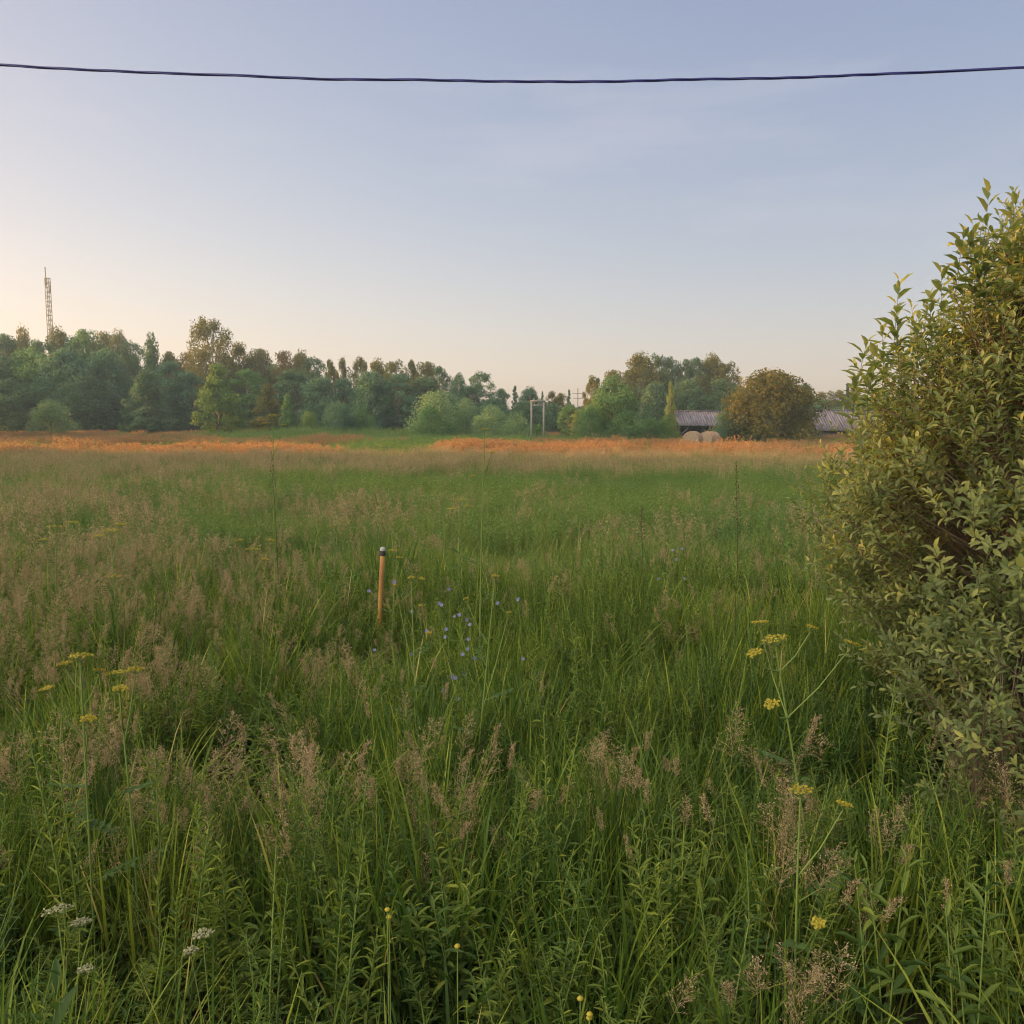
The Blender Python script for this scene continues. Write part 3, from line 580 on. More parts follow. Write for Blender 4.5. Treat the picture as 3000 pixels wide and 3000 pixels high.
DG, TG, MG, BG, OL, RU, GG, LO = 'dark_green_foliage', 'teal_green_foliage', 'mid_green_foliage', 'bright_green_foliage', 'olive_foliage', 'rust_foliage', 'grey_green_foliage', 'light_olive_foliage'
GB = 'trees of the far wood edge'
T = [ # name, cat, kind, px, top, width, Y, material, label
 ('tree','tree','tall',5,968,131,156,DG,'dark tree at the left frame edge, tops of the far wood'),
 ('tree','tree','round',66,958,95,158,OL,'olive topped tree between the frame edge and the radio mast'),
 ('tree','tree','tall',168,958,95,157,OL,'small olive crown just right of the foot of the radio mast'),
 ('tree','tree','tall',120,985,107,150,DG,'dark crown hiding the foot of the radio mast'),
 ('tree','tree','tall',212,988,107,156,DG,'low dark crown in the dip right of the radio mast'),
 ('tree','tree','tall',258,956,119,155,MG,'green twin crown rising right of the dip after the mast'),
 ('tree','tree','tall',300,962,95,157,OL,'brownish crown touching the green twin crown on its right'),
 ('tree','tree','tall',342,968,95,154,OL,'ragged olive crown left of the pointed dark tree'),
 ('tree','tree','tall',385,988,95,152,DG,'lower dark crown beside the pointed dark tree'),
 ('tree','tree','conical',443,968,95,148,DG,'pointed dark green tree standing up between mast and tall birch'),
 ('tree','tree','tall',500,1022,88,150,OL,'low rusty tree in the skyline gap left of the tall birch'),
 ('tree','tree','tall',545,1024,88,151,RU,'low brown crowned tree at the left foot of the tall birch'),
 ('birch_tree','tree','bigbirch',612,930,150,140,OL,'tallest birch with drooping airy crown standing above the wood'),
 ('tree','tree','tall',655,1030,107,146,DG,'dark crown under the right side of the tall birch'),
 ('tree','tree','tall',700,1004,101,146,OL,'olive topped tree next right of the tall birch'),
 ('tree','tree','tall',762,1013,107,146,OL,'broad olive and grey crown, second right of the tall birch'),
 ('tree','tree','tall',835,1020,95,145,RU,'rust coloured crown catching the evening sun in the middle skyline'),
 ('tree','tree','tall',880,1026,88,145,OL,'crown with a thin top just right of the rust coloured one'),
 ('tree','tree','tall',922,1036,88,143,DG,'dark narrow crown before the see-through gap in the skyline'),
 ('birch_tree','tree','birch',965,1054,60,141,OL,'thin see-through birch left in the skyline gap'),
 ('birch_tree','tree','birch',1000,1040,62,141,OL,'thin see-through birch right in the skyline gap'),
 ('birch_tree','tree','birch',1054,1040,65,140,OL,'small topped birch ending the skyline gap'),
 ('tree','tree','tall',1105,1050,83,138,OL,'olive round crown left of the wide flat topped crown'),
 ('tree','tree','tall',1156,1046,101,136,OL,'wide flat topped olive crown in the middle skyline'),
 ('birch_tree','tree','birch',1205,1056,70,136,OL,'loose birch crown right of the flat topped crown'),
 ('tree','tree','tall',1250,1052,95,134,OL,'high loose crown near the right end of the tall skyline'),
 ('tree','tree','tall',1286,1066,77,132,DG,'last crown of the tall skyline before it steps down'),
 ('birch_tree','tree','birch',1343,1090,75,128,TG,'small loose tree in the step of the skyline'),
 ('tree','tree','tall',1403,1082,101,126,TG,'dark round topped tree standing alone where the skyline steps down'),
 ('tree','tree','tall',1380,1130,95,126,TG,'low dark tree under the lone round topped one'),
 ('tree','tree','tall',1461,1134,71,140,TG,'first small dark tree of the low middle skyline'),
 ('spruce_tree','tree','spruce',1509,1127,45,142,TG,'pointed spruce left of the concrete gantry'),
 ('tree','tree','tall',1550,1133,83,138,TG,'dark rounded tree directly behind the concrete gantry'),
 ('spruce_tree','tree','spruce',1589,1143,30,142,TG,'thin spruce just right of the concrete gantry'),
 ('tree','tree','tall',1618,1146,53,140,OL,'small olive tree second right of the concrete gantry'),
 ('tree','tree','tall',1648,1147,53,139,OL,'small olive tree left of the ladder shaped spruce'),
 ('spruce_tree','tree','spruce',1667,1138,34,120,DG,'ladder shaped dark spruce left of the power pole'),
 # middle layer of the left wood
 ('tree','tree','round',-30,1040,260,138,DG,'dark broad tree cut by the left frame edge'),
 ('tree','tree','round',75,1015,190,140,MG,'green domed tree below the mast, left one'),
 ('tree','tree','round',190,1025,200,136,TG,'big billowing grey green tree above the round bush'),
 ('tree','tree','round',310,1020,170,138,TG,'blue green domed tree right of the billowing one'),
 ('tree','tree','round',250,1100,180,133,DG,'dark low tree right behind the round bush'),
 ('tree','tree','round',30,1110,180,132,DG,'very dark tree left of the round bush'),
 ('tree','tree','conical',424,1085,150,126,DG,'drooping dark tree with a rusty tip before the left wood'),
 ('tree','tree','tall',500,1060,143,134,TG,'tall blue green tree filling behind the drooping dark tree'),
 ('tree','tree','tall',560,1085,131,134,TG,'shaded blue green tree left of the bright green tree'),
 ('tree','tree','tall',720,1075,131,130,MG,'brownish green tree right behind the bright green tree'),
 ('tree','tree','tall',860,1080,143,130,DG,'dark blue tree below the rust coloured crown'),
 ('tree','tree','round',940,1100,130,126,TG,'broad teal tree under the see-through skyline gap'),
 ('tree','tree','tall',1010,1110,131,128,TG,'teal tree right of the broad teal one'),
 ('tree','tree','round',1085,1085,140,124,TG,'big teal domed tree left of the darkest hollow'),
 ('tree','tree','tall',1165,1088,131,124,TG,'shaded teal tree above the darkest hollow'),
 ('tree','tree','tall',1240,1100,131,126,DG,'dark tree behind the rounded willow bushes'),
 ('tree','tree','round',1320,1150,120,120,TG,'dim tree between the rounded willow bushes and the lone round top'),
 ('tree','tree','round',1450,1165,120,122,TG,'dim low tree behind the wide willow bush'),
 ('tree','tree','round',1530,1175,100,124,DG,'dark low tree left behind the concrete gantry'),
 ('tree','tree','round',1620,1180,90,122,DG,'dark low tree right of the concrete gantry'),
 ('tree','tree','tall',1668,1185,83,112,MG,'slim green tree left of the big green tree'),
 ('tree','tree','tall',1705,1195,71,110,LO,'slim light green tree touching the big green tree'),
 # front trees and bushes
 ('round_bush','bush','shrub',145,1172,128,112,GG,'pale green round bush standing before the dark left wood'),
 ('conical_tree','tree','conical',640,1062,150,112,BG,'bright green conical tree in front of the tall birch'),
 ('tree','tree','conical',782,1124,110,110,OL,'brownish grey cone shaped tree right of the bright green tree'),
 ('young_tree','tree','conical',842,1155,70,108,MG,'small light green young tree right of the brownish cone shaped tree'),
 ('bush','bush','shrub',905,1203,55,104,BG,'small bright green bush in front of the teal trees'),
 ('bush','bush','shrub',990,1178,120,106,TG,'rounded dark green bush in front of the broad teal tree'),
 ('bush','bush','shrub',1055,1186,90,108,MG,'lighter green bush right of the rounded dark one'),
 ('willow_bush','bush','shrub',1282,1144,170,104,GG,'large rounded grey green willow left of centre'),
 ('willow_bush','bush','shrub',1262,1190,130,99,MG,'lower green willow in front of the large grey green one'),
 ('willow_bush','bush','shrub',1365,1168,80,106,GG,'smaller grey green willow right of the large rounded one'),
 ('willow_bush','bush','shrub',1440,1188,110,101,GG,'wide low grey green willow, left half, before the dim trees'),
 ('willow_bush','bush','shrub',1510,1205,110,100,GG,'wide low grey green willow reaching the concrete gantry'),
 ('willow_bush','bush','shrub',1572,1240,60,98,MG,'tiny bush at the feet of the concrete gantry'),
 ('tree','tree','round',1800,1100,165,98,MG,'big rounded bright green tree between power pole and barns'),
 ('birch_tree','tree','birch',1737,1094,75,104,OL,'thin see-through birch on the left flank of the big green tree'),
 ('bush','bush','shrub',1730,1185,90,96,MG,'green bush at the left foot of the big green tree'),
 ('bush','bush','shrub',1835,1200,130,95,MG,'green bush at the right foot of the big green tree'),
 # right hand grove
 ('tree','tree','tall',1800,1078,107,132,OL,'olive shoulder tree at the left end of the tall grove'),
 ('tree','tree','tall',1880,1032,131,126,OL,'tallest sunlit olive tree of the grove above the barn'),
 ('tree','tree','tall',1925,1028,83,128,DG,'narrow dark tree beside the tallest sunlit one'),
 ('tree','tree','tall',1962,1047,83,128,DG,'dark crown third from the left in the tall grove'),
 ('tree','tree','tall',2000,1045,88,127,DG,'thin topped dark crown in the middle of the tall grove'),
 ('tree','tree','tall',2040,1040,88,126,DG,'dark crown right above the left barn roof'),
 ('tree','tree','tall',2084,1036,101,126,OL,'highest right crown of the tall grove'),
 ('tree','tree','tall',2130,1052,101,126,OL,'spiky right end crown of the tall grove'),
 ('tree','tree','round',1920,1120,130,118,DG,'shaded blue green tree at the grove foot left of the barn'),
 ('tree','tree','round',2020,1110,140,120,DG,'shaded dark tree directly behind the left barn'),
 ('tree','tree','round',2110,1110,130,120,DG,'shaded dark tree between the barn and the grove end'),
 ('birch_tree','tree','conical',1965,1120,44,104,LO,'slim pale olive leaved birch left of the barn'),
 ('bush','bush','shrub',1958,1212,70,97,BG,'fresh green bush at the left end of the barn'),
 ('bush','bush','shrub',1905,1222,80,97,MG,'dark green low bush two left of the barn'),
 ('young_tree','tree','conical',2018,1187,34,116,MG,'small treetop peeping over the left barn roof'),
 ('tree','tree','dense',2250,1082,300,91,'golden_foliage','big round golden lit tree standing between the two barns'),
 ('bush','bush','shrub',2125,1205,80,90,DG,'dark bush at the left foot of the big round tree'),
 ('tree','tree','tall',2352,1117,71,98,DG,'leafy dark offshoot on the right of the big round tree'),
 ('tree','tree','tall',2405,1148,71,150,OL,'faint distant olive tree right of the big round tree'),
 ('tree','tree','tall',2448,1138,71,140,OL,'olive tree behind the right barn roof'),
 ('tree','tree','tall',2500,1135,83,138,OL,'olive tree between right barn and near willow shrub'),
 ('tree','tree','round',2540,1165,110,110,MG,'green tree just beyond the edge of the near willow shrub'),
 ('tree','tree','tall',2600,1130,143,130,MG,'tree mostly hidden behind the near willow shrub'),
]
for i, t in enumerate(T):
    tree(*t[:8], t[8], seed=i, group=GB if t[6] > 117 else None, trunk='birchbark' if 'birch' in t[0] else 'trunk')

# dense far wood behind and the wood to the left (its shadow lies over the field)
def wood(name, pts, label, seed):
    r = np.random.default_rng(seed)
    if 'wood' not in gcol:
        for q, kd in enumerate(('tall', 'round', 'tall', 'birch')):
            H0, W0 = 12, 6.5
            gt, gc = tree_mesh(kd, 3000 + q, H0, W0)
            c = G(); c.V = gt.V + gc.V; c.C = gt.C + gc.C
            c.Q = gt.Q + [a + gt.n for a in gc.Q]; c.mq = gt.mq + [a + 1 for a in gc.mq]; c.n = gt.n + gc.n
            reg('wood', 'wood_tree', c, [M['trunk'], M[DG if q % 2 else TG]])
    pts = np.array(pts, float); h = pts[:, 2] / 12
    scatter(name, 'wood', pts[:, 0], pts[:, 1], np.stack([pts[:, 3] / 6.5] * 2 + [h], -1), np.zeros(len(pts)), seed, label)
r = np.random.default_rng(77); pts = []
SK = [(-400, 960), (0, 985), (300, 985), (520, 1045), (700, 1030), (960, 1075), (1250, 1075), (1330, 1120), (1480, 1150), (1660, 1160), (1760, 1160), (1850, 1080), (2140, 1080), (2200, 1150), (2900, 1160), (3400, 1140)]
for i in range(190):
    Y = r.uniform(158, 215) if i % 2 else r.uniform(140, 175); px = r.uniform(-350, 3300)
    if Y < 158 and 900 < px < 1050: Y += 20
    top = np.interp(px, *zip(*SK)) + r.uniform(12, 62) + (30 if 900 < px < 1080 else 0)
    p = at(px, top, Y); pts.append((p[0], Y, p[2] if px > -60 else r.uniform(7, 9), r.uniform(5.5, 8.5)))
for i in range(130):
    Y = r.uniform(128, 150); px = r.uniform(-100, 2900); p = at(px, 1200 + r.uniform(-12, 25), Y + (12 if px < 1100 else 0)); pts.append((p[0], p[1], p[2], r.uniform(5, 8)))
wood('far_wood', pts, 'dense dark far wood seen between and behind the single trees', 21)
# unseen wood left of the frame: rows and gaps set to shade the field
pts = []
dS = np.array((math.sin(R(SUN_AZ)), math.cos(R(SUN_AZ)))); nS = np.array((-dS[1], dS[0])) * -1
def caster(q0, q1, t0, t1, h0, h1, n):
    for _ in range(n):
        q = r.uniform(q0, q1); tt = r.uniform(t0, t1); p = nS * q + dS * tt
        if p[0] > -.62 * p[1] - 4 and p[1] > 0: continue
        pts.append((p[0], p[1], r.uniform(h0, h1), r.uniform(5, 8)))
caster(-45, 35, 58, 85, 9.5, 11.5, 120)
caster(59, 84, 72, 110, 13, 18, 90)
caster(86, 101, 88, 100, 13.2, 14.4, 60)
wood('side_wood', pts, 'unseen wood left of the meadow, its rows set to shade it', 22)

# ------------------------------------------------------------------ willow shrub on the right
def willow(name, label, prof, cx, cy, nsh, seed, spires=(), hole=None, leaf=.069, base=(0, 0), nst=30, lean=0., leafn=17, gaps=True):
    r = np.random.default_rng(seed)
    root = empty(name, (cx, cy, 0), label=label, cat='shrub')
    zs, rs, cs = np.array([p[0] for p in prof]), np.array([p[1] for p in prof]), np.array([p[2] for p in prof])
    gl, gs = G(), G()
    # main stems
    S = []
    for i in range(nst):
        a = r.random() * 6.28; z1 = r.uniform(.6, .97) * zs[-1]
        rr = np.interp(z1, zs, rs) * r.uniform(.2, .8); e = np.array((np.interp(z1, zs, cs) + rr * math.cos(a), rr * math.sin(a), z1))
        b0 = np.array((r.normal(0, .13), r.normal(0, .13), -.05)); t = np.linspace(0, 1, 12)[:, None]
        P = b0 * (1 - t) + e * t; P[:, :2] = b0[:2] + (e[:2] - b0[:2]) * (t ** .8); P += r.normal(0, .012, P.shape)
        S.append(P); tubes(gs, P, np.linspace(.017, .005, 12), 5, c=.5)
    SP = np.concatenate(S)
    pos, dirs, lens = [], [], []
    while len(pos) < nsh:
        z = r.uniform(zs[0], zs[-1]); a = r.random() * 6.28; R_ = np.interp(z, zs, rs)
        if r.random() > R_ / rs.max() + .1: continue
        f = math.sqrt(r.uniform(.2, 1)); wob = 1 + .13 * math.sin(a * 4 + z * 3) + .1 * math.sin(a * 7 - z * 5)
        p = np.array((np.interp(z, zs, cs) + R_ * wob * f * math.cos(a), R_ * wob * f * math.sin(a), z))
        if hole is not None and any(((p[0] - h[0]) / h[3]) ** 2 + ((p[1] - h[1]) / h[4]) ** 2 + ((p[2] - h[2]) / h[5]) ** 2 < 1 for h in hole): continue
        if gaps and vnoise(a * 1.9 + 20, z * 1.6 + a, .55) > .67 + .25 * (z > 2.6): continue
        out = np.array((math.cos(a), math.sin(a), 0)) * f
        d = unit(out * r.uniform(.3, .9) * (1 if z < 1.9 else .45) + np.array((0, 0, r.uniform(.35, 1.0))) + r.normal(0, .28, 3))
        pos.append(p); dirs.append(d); lens.append(r.uniform(.14, .32 if z < 2 else .40) * (1.5 if r.random() < .10 else 1))
    for (x, y, z, l) in spires:
        pos.append(np.array((x, y, z - l))); dirs.append(unit(np.array((r.normal(0, .07), r.normal(0, .07), 1)))); lens.append(l)
    pos, dirs, lens = map(np.array, (pos, dirs, lens)); n = len(pos)
    # twigs joining every shoot to the nearest stem below it
    tw = []
    for i in range(n):
        dd = SP - pos[i]; cost = np.linalg.norm(dd[:, :2], axis=1) + 1.1 * np.abs(dd[:, 2] + .45)
        b0 = SP[np.argmin(cost)]; tw.append(np.stack([b0, b0 + (pos[i] - b0) * .5 + np.array((0, 0, -.02)), pos[i], pos[i] + dirs[i] * lens[i] * .55 + np.array((0, 0, .01)), pos[i] + dirs[i] * lens[i]]))
    tw = np.array(tw); tubes(gs, tw, np.array((.0034, .0028, .0023, .0018, .0009))[None, :] * np.ones((n, 1)), 3, c=.5)
    # leaves
    K = leafn
    cnt = n * K; f = np.tile(np.linspace(.05, 1.0, K), n); I = np.repeat(np.arange(n), K)
    base_ = pos[I] + dirs[I] * (lens[I] * f)[:, None]
    sd = unit(np.cross(dirs[I], np.array((.3, .2, 1.)) + r.normal(0, .01, 3))); s2 = np.cross(dirs[I], sd)
    an = np.tile(np.arange(K) * 2.4, n) + np.repeat(r.random(n) * 6.28, K) + r.normal(0, .25, cnt)
    outv = sd * np.cos(an)[:, None] + s2 * np.sin(an)[:, None]
    upf = .35 + 1.1 * f ** 3 + r.normal(0, .2, cnt)
    X = unit(outv + dirs[I] * upf[:, None]); Zn = dirs[I] - outv * upf[:, None] + np.array((0, 0, .35)) + r.normal(0, .2, (cnt, 3))
    L = leaf * r.uniform(.6, 1.15, cnt) * np.interp(f, (0, .5, 1), (.85, 1, .75)); L *= np.where(I >= n - len(spires), 1.75, 1)
    stamp(gl, LEAF_V, LEAF_Q, LEAF_T, base_ + X * .006, X, Zn, L, L * r.uniform(.34, .48, cnt), c=np.clip(np.repeat(r.normal(.42, .15, n), K) + r.normal(0, .12, cnt) + .15 * (f > .85), 0, 1))
    gs.build('branches', M['bark'], root); gl.build('foliage', M['willow'], root)
    return root
PX = lambda px, Y=5.3: (px - 1500) / F * Y
cxw = 3.15
prof = [(.50, .30, -.05), (.65, .50, -.05), (.85, .82, -.05), (1.15, 1.0, 0), (1.45, 1.16, .02), (1.75, 1.22, .02), (2.0, 1.12, .05), (2.3, 1.0, .10), (2.6, .84, .12), (2.85, .68, .16), (3.05, .46, .14), (3.25, .28, .06), (3.4, .14, -.1)]
def spire(px, py, l, Y=5.0):
    p = at(px, py, Y); return (p[0] - cxw, Y - 5.3, p[2], l)
willow('willow_shrub', 'large leafy willow shrub filling the right frame edge', prof, cxw, 5.3, 3900, 31,
       spires=[spire(2885, 575, .55), spire(2870, 660, .45), spire(2625, 825, .42), spire(2512, 1000, .3, 5.2), spire(2805, 680, .35), spire(2830, 700, .4), spire(2950, 690, .42), spire(2975, 600, .5), spire(3010, 560, .6), spire(2765, 800, .35), spire(2740, 870, .35),
               spire(2690, 940, .3), spire(2595, 960, .3), spire(2640, 930, .3), spire(2500, 1120, .25), spire(2560, 1050, .25), spire(2900, 760, .3), spire(2850, 790, .3), spire(3050, 500, .5), spire(2545, 1100, .25)],
       hole=[(-.12, -1.05, 1.98, .36, .75, .26), (-.35, -.9, .62, .5, .6, .22)])
willow('willow_shrub', 'small yellow green willow in front, low at the right frame edge', [(.25, .25, 0), (.6, .42, 0), (.95, .42, 0), (1.2, .33, 0), (1.42, .12, 0)], 2.42, 3.95, 230, 32, leaf=.058, nst=7, leafn=17, gaps=False)

# ------------------------------------------------------------------ flowering plants
def perp(d):
    a = unit(np.cross(d, (0.3, .9, .1))); return a, np.cross(d, a)
def umbel(parent, p, d, rad, colm, seed):
    r = np.random.default_rng(seed); g = G(); a, b = perp(d); nr = 13
    for i in range(nr):
        f = math.sqrt((i + .5) / nr); an = i * 2.4
        o = (a * math.cos(an) + b * math.sin(an)) * rad * f
        tip = p + d * rad * (.62 - .12 * f) + o
        tubes(g, np.stack([p, p + (tip - p) * .5 + d * .002, tip]), .0011, 3, c=.5, m=1)
        k = 16; aa = np.arange(k) * 2.4; ff = np.sqrt((np.arange(k) + .5) / k) * rad * .19
        q = tip + a * (np.cos(aa) * ff)[:, None] + b * (np.sin(aa) * ff)[:, None] + d * r.normal(.006, .002, (k, 1))
        stamp(g, DIA_V - (.5, 0, 0), DIA_Q, None, q, a + r.normal(0, .5, (k, 3)), d + r.normal(0, .35, (k, 3)), .0075, .0065, c=r.random(k))
    o = g.build('flower_umbel', [colm, M['umbstem']], parent); return o
def umbel_plant(name, label, top, ground, branches, seed, colm, rad=.05, sr=.006, leaves=5):
    "top, branches: world points of umbels; stem from the ground"
    r = np.random.default_rng(seed); g0 = np.array((*ground, 0.)); top = np.array(top)
    e = empty(name, g0, label=label, cat='wildflower')
    t = np.linspace(0, 1, 9)[:, None]; P = (top - g0) * t; P[:, :2] += np.sin(t * 3.14) * r.normal(0, .015, 2)
    gs = G(); tubes(gs, P, np.linspace(sr, sr * .5, 9), 5, c=.4)
    ends = [(P[-1], unit(P[-1] - P[-2]), rad)]
    for (f, q) in branches:
        q = np.array(q) - g0; j = f * 8; b0 = P[int(j)] + (P[min(int(j) + 1, 8)] - P[int(j)]) * (j - int(j))
        m1 = b0 + (q - b0) * .5 + np.array((0, 0, -.02)); B = np.stack([b0, m1, q]); tubes(gs, B, np.array((sr * .6, sr * .5, sr * .35)), 4, c=.5)
        ends.append((q, unit(unit(q - m1) * .6 + np.array((0, 0, .8))), rad * r.uniform(.5, .75)))
    gs.build('stem', M['umbstem'], e)
    for i, (q, d, rd) in enumerate(ends): umbel(e, q, d, rd, colm, seed * 10 + i)
    for i in range(leaves):
        gl = G(); f = .15 + .13 * i; b0 = P[0] + (P[-1] - P[0]) * f; an = i * 2.2 + seed; d = np.array((math.cos(an), math.sin(an), .45)); L = .15
        tubes(gl, np.stack([b0, b0 + d * L * .5, b0 + d * L + np.array((0, 0, -.03))]), .0018, 3, c=.4, m=1)
        for s in (-1, 1):
            u = np.linspace(.3, 1, 5); pp = b0 + d * L * u[:, None]; sd = np.cross(d, (0, 0, 1)) * s
            stamp(gl, LEAF_V, LEAF_Q, LEAF_T, pp, sd + d * .5, np.tile((0, 0, 1.), (5, 1)) + r.normal(0, .2, (5, 3)), .05, .026, c=.4)
        gl.build('leaf', FM, e)
    return e
def up3(px, py, Y): return at(px, py, Y)
def UP(name, label, seed, Y, top, gnd_px, brs, colm='umbelY', rad=.05, sr=.006, leaves=5):
    p = up3(*top, Y); b = [(f, up3(x, y, Y + dy)) for (f, x, y, dy) in brs]
    umbel_plant(name, label, p, (at(gnd_px, 2000, Y)[0], Y), b, seed, M[colm], rad, sr, leaves)
UP('wild_parsnip', 'tall branched yellow umbel plant in front of the right willow shrub', 1, 3.5, (2272, 1893), 2470, [(.93, 2375, 1850, .05), (.80, 2490, 1900, .1), (.93, 2212, 1925, -.1), (.80, 2262, 2075, -.1), (.80, 2225, 1840, .15)], rad=.052)
UP('wild_parsnip', 'yellow umbel plant at lower left, left one of the pair', 2, 3.3, (235, 1940), 240, [(.93, 192, 1958, 0), (.88, 290, 1975, .1), (.80, 140, 2030, -.05), (.75, 258, 2118, -.1)], rad=.04)
UP('wild_parsnip', 'yellow umbel plant at lower left, right one of the pair', 3, 3.4, (345, 1990), 375, [(.82, 396, 1975, 0), (.85, 352, 2030, -.1)], rad=.042)
UP('wild_parsnip', 'low yellow umbel plant among grass at lower right', 4, 2.9, (2345, 2335), 2375, [(.75, 2470, 2372, .05), (.5, 2395, 2715, -.4)], rad=.04)
UP('wild_parsnip', 'thin yellow umbel plant in the pink grass at far left', 5, 7.2, (165, 1558), 180, [(.8, 215, 1540, 0), (.7, 130, 1590, 0)], rad=.075)
UP('wild_parsnip', 'yellow umbel plant with slanting heads in the left pink grass', 6, 6.9, (325, 1570), 330, [(.85, 352, 1545, 0), (.7, 290, 1580, 0), (.6, 335, 1700, 0)], rad=.075)
UP('wild_parsnip', 'small yellow umbels half way between left edge and marker post', 7, 7.5, (740, 1620), 745, [(.85, 790, 1590, 0), (.8, 700, 1590, 0), (.8, 775, 1645, 0)], rad=.06)
UP('wild_parsnip', 'single yellow umbel beyond the marker post near mid picture', 8, 9.0, (1350, 1478), 1352, [(.85, 1372, 1490, 0), (.8, 1325, 1500, 0)], rad=.085)
UP('wild_parsnip', 'tall thin green umbel stalk rising above the field left of centre', 9, 7.0, (1420, 1265), 1405, [(.85, 1440, 1330, 0), (.75, 1385, 1400, 0)], 'umbelY', rad=.03, sr=.007)
UP('wild_parsnip', 'yellow green umbel plant touching the marker post top', 10, 7.9, (1152, 1622), 1170, [(.8, 1170, 1640, 0), (.6, 1235, 1700, -.3)], rad=.05)
UP('wild_parsnip', 'thin stalk plant with few umbels right of the marker post', 11, 5.2, (1205, 1700), 1220, [(.7, 1255, 1860, -.1), (.6, 1160, 1720, 0), (.8, 1230, 1780, 0)], rad=.022)
UP('wild_parsnip', 'thin branched stalk right of the blue chicory flowers', 12, 4.9, (1450, 1695), 1375, [(.5, 1490, 1800, 0), (.75, 1365, 1760, 0)], rad=.022)
UP('white_umbel_flower', 'wide flat white umbel at the bottom left', 13, 2.5, (170, 2690), 190, [(.6, 235, 2720, .05)], 'umbelW', rad=.040, sr=.004, leaves=3)
UP('white_umbel_flower', 'small white umbel at the bottom, right of the wide one', 14, 2.4, (595, 2755), 600, [(.6, 560, 2800, 0)], 'umbelW', rad=.028, sr=.003, leaves=3)
UP('white_umbel_flower', 'tiny white umbel below the wide white one', 15, 2.3, (250, 2855), 262, [], 'umbelW', rad=.02, sr=.003, leaves=3)
UP('wild_parsnip', 'yellow umbel plant seen against the far field at left of centre', 16, 8.5, (800, 1225), 812, [(.9, 775, 1245, 0), (.85, 830, 1250, 0)], rad=.045, sr=.006)

def chicory(label, px, py, Y, seed, nf=7):
    r = np.random.default_rng(seed); p = at(px, py, Y); e = empty('chicory', (p[0], Y, 0), label=label, cat='wildflower')
    g = G(); H = p[2]; ends = []
    P = np.stack([r.normal(0, .01, 7), r.normal(0, .01, 7), np.linspace(0, H, 7)], -1); tubes(g, P, np.linspace(.0035, .0015, 7), 4, c=.3); ends.append(P[-1])
    for i in range(nf - 1):
        b0 = P[r.integers(3, 6)]; q = b0 + np.array((r.normal(0, .13), r.normal(0, .1), r.uniform(.03, .22))); tubes(g, np.stack([b0, (b0 + q) / 2 + (0, 0, -.01), q]), .0015, 3, c=.3); ends.append(q)
    g.build('stem', M['umbstem'], e)
    for q in ends:
        f = G(); k = 14; an = np.arange(k) * 2 * np.pi / k; d = unit(np.array((r.normal(0, .3), -.8, r.uniform(.3, 1)))); a, b = perp(d)
        X = a * np.cos(an)[:, None] + b * np.sin(an)[:, None] + d * .15
        stamp(f, DIA_V, DIA_Q, None, np.tile(q, (k, 1)), X, np.tile(d, (k, 1)), .0155, .008, c=r.random(k)); f.build('flower', M['chic'], e)
chicory('blue chicory plant left in the patch right of the marker post', 1290, 1770, 6.0, 51, 5)
chicory('blue chicory plant in the middle of the patch right of the post', 1345, 1800, 5.8, 52, 7)
chicory('blue chicory plant low at the right of the patch', 1370, 1830, 5.6, 53, 6)
chicory('single blue chicory plant apart to the right of the patch', 1520, 1755, 6.0, 54, 3)
chicory('few pale chicory flowers just right of the marker post', 1150, 1705, 6.2, 55, 3)
chicory('blue chicory plant above the patch, farther back', 1312, 1725, 6.5, 56, 4)
chicory('distant chicory in the right middle field', 1975, 1612, 8.5, 57, 5)

def seed_stalk(label, px, py, Y, seed, H2=.4):
    r = np.random.default_rng(seed); p = at(px, py, Y); e = empty('dock_stalk', (p[0] + .05, Y, 0), label=label, cat='weed')
    g = G(); n = 9; P = np.stack([np.linspace(0, -.05, n) + r.normal(0, .006, n), r.normal(0, .006, n), np.linspace(0, p[2], n)], -1)
    tubes(g, P, np.linspace(.004, .0013, n), 4, c=.4); g.build('stem', M['darkstalk'], e)
    f = G(); k = 110; z = p[2] - H2 * r.random(k) ** .8; sp = np.interp(z, (p[2] - H2, p[2]), (.03, .006)); an = r.random(k) * 6.28
    q = np.stack([np.interp(z, P[:, 2], P[:, 0]) + sp * np.cos(an), sp * np.sin(an), z], -1); stamp(f, SPK_V, DIA_Q, None, q, r.normal(0, 1, (k, 3)), r.normal(0, 1, (k, 3)), .012, .009, c=r.random(k)); f.build('seed_head', M['darkstalk'], e)
seed_stalk('dark dry dock stalk standing above the field right of centre', 2160, 1350, 6.6, 61, .5)
seed_stalk('dark dry dock stalk above the left pink grass', 798, 1320, 8.0, 62, .35)
seed_stalk('short dark stalk leaning near the right middle field', 1878, 1480, 7.6, 63, .3)

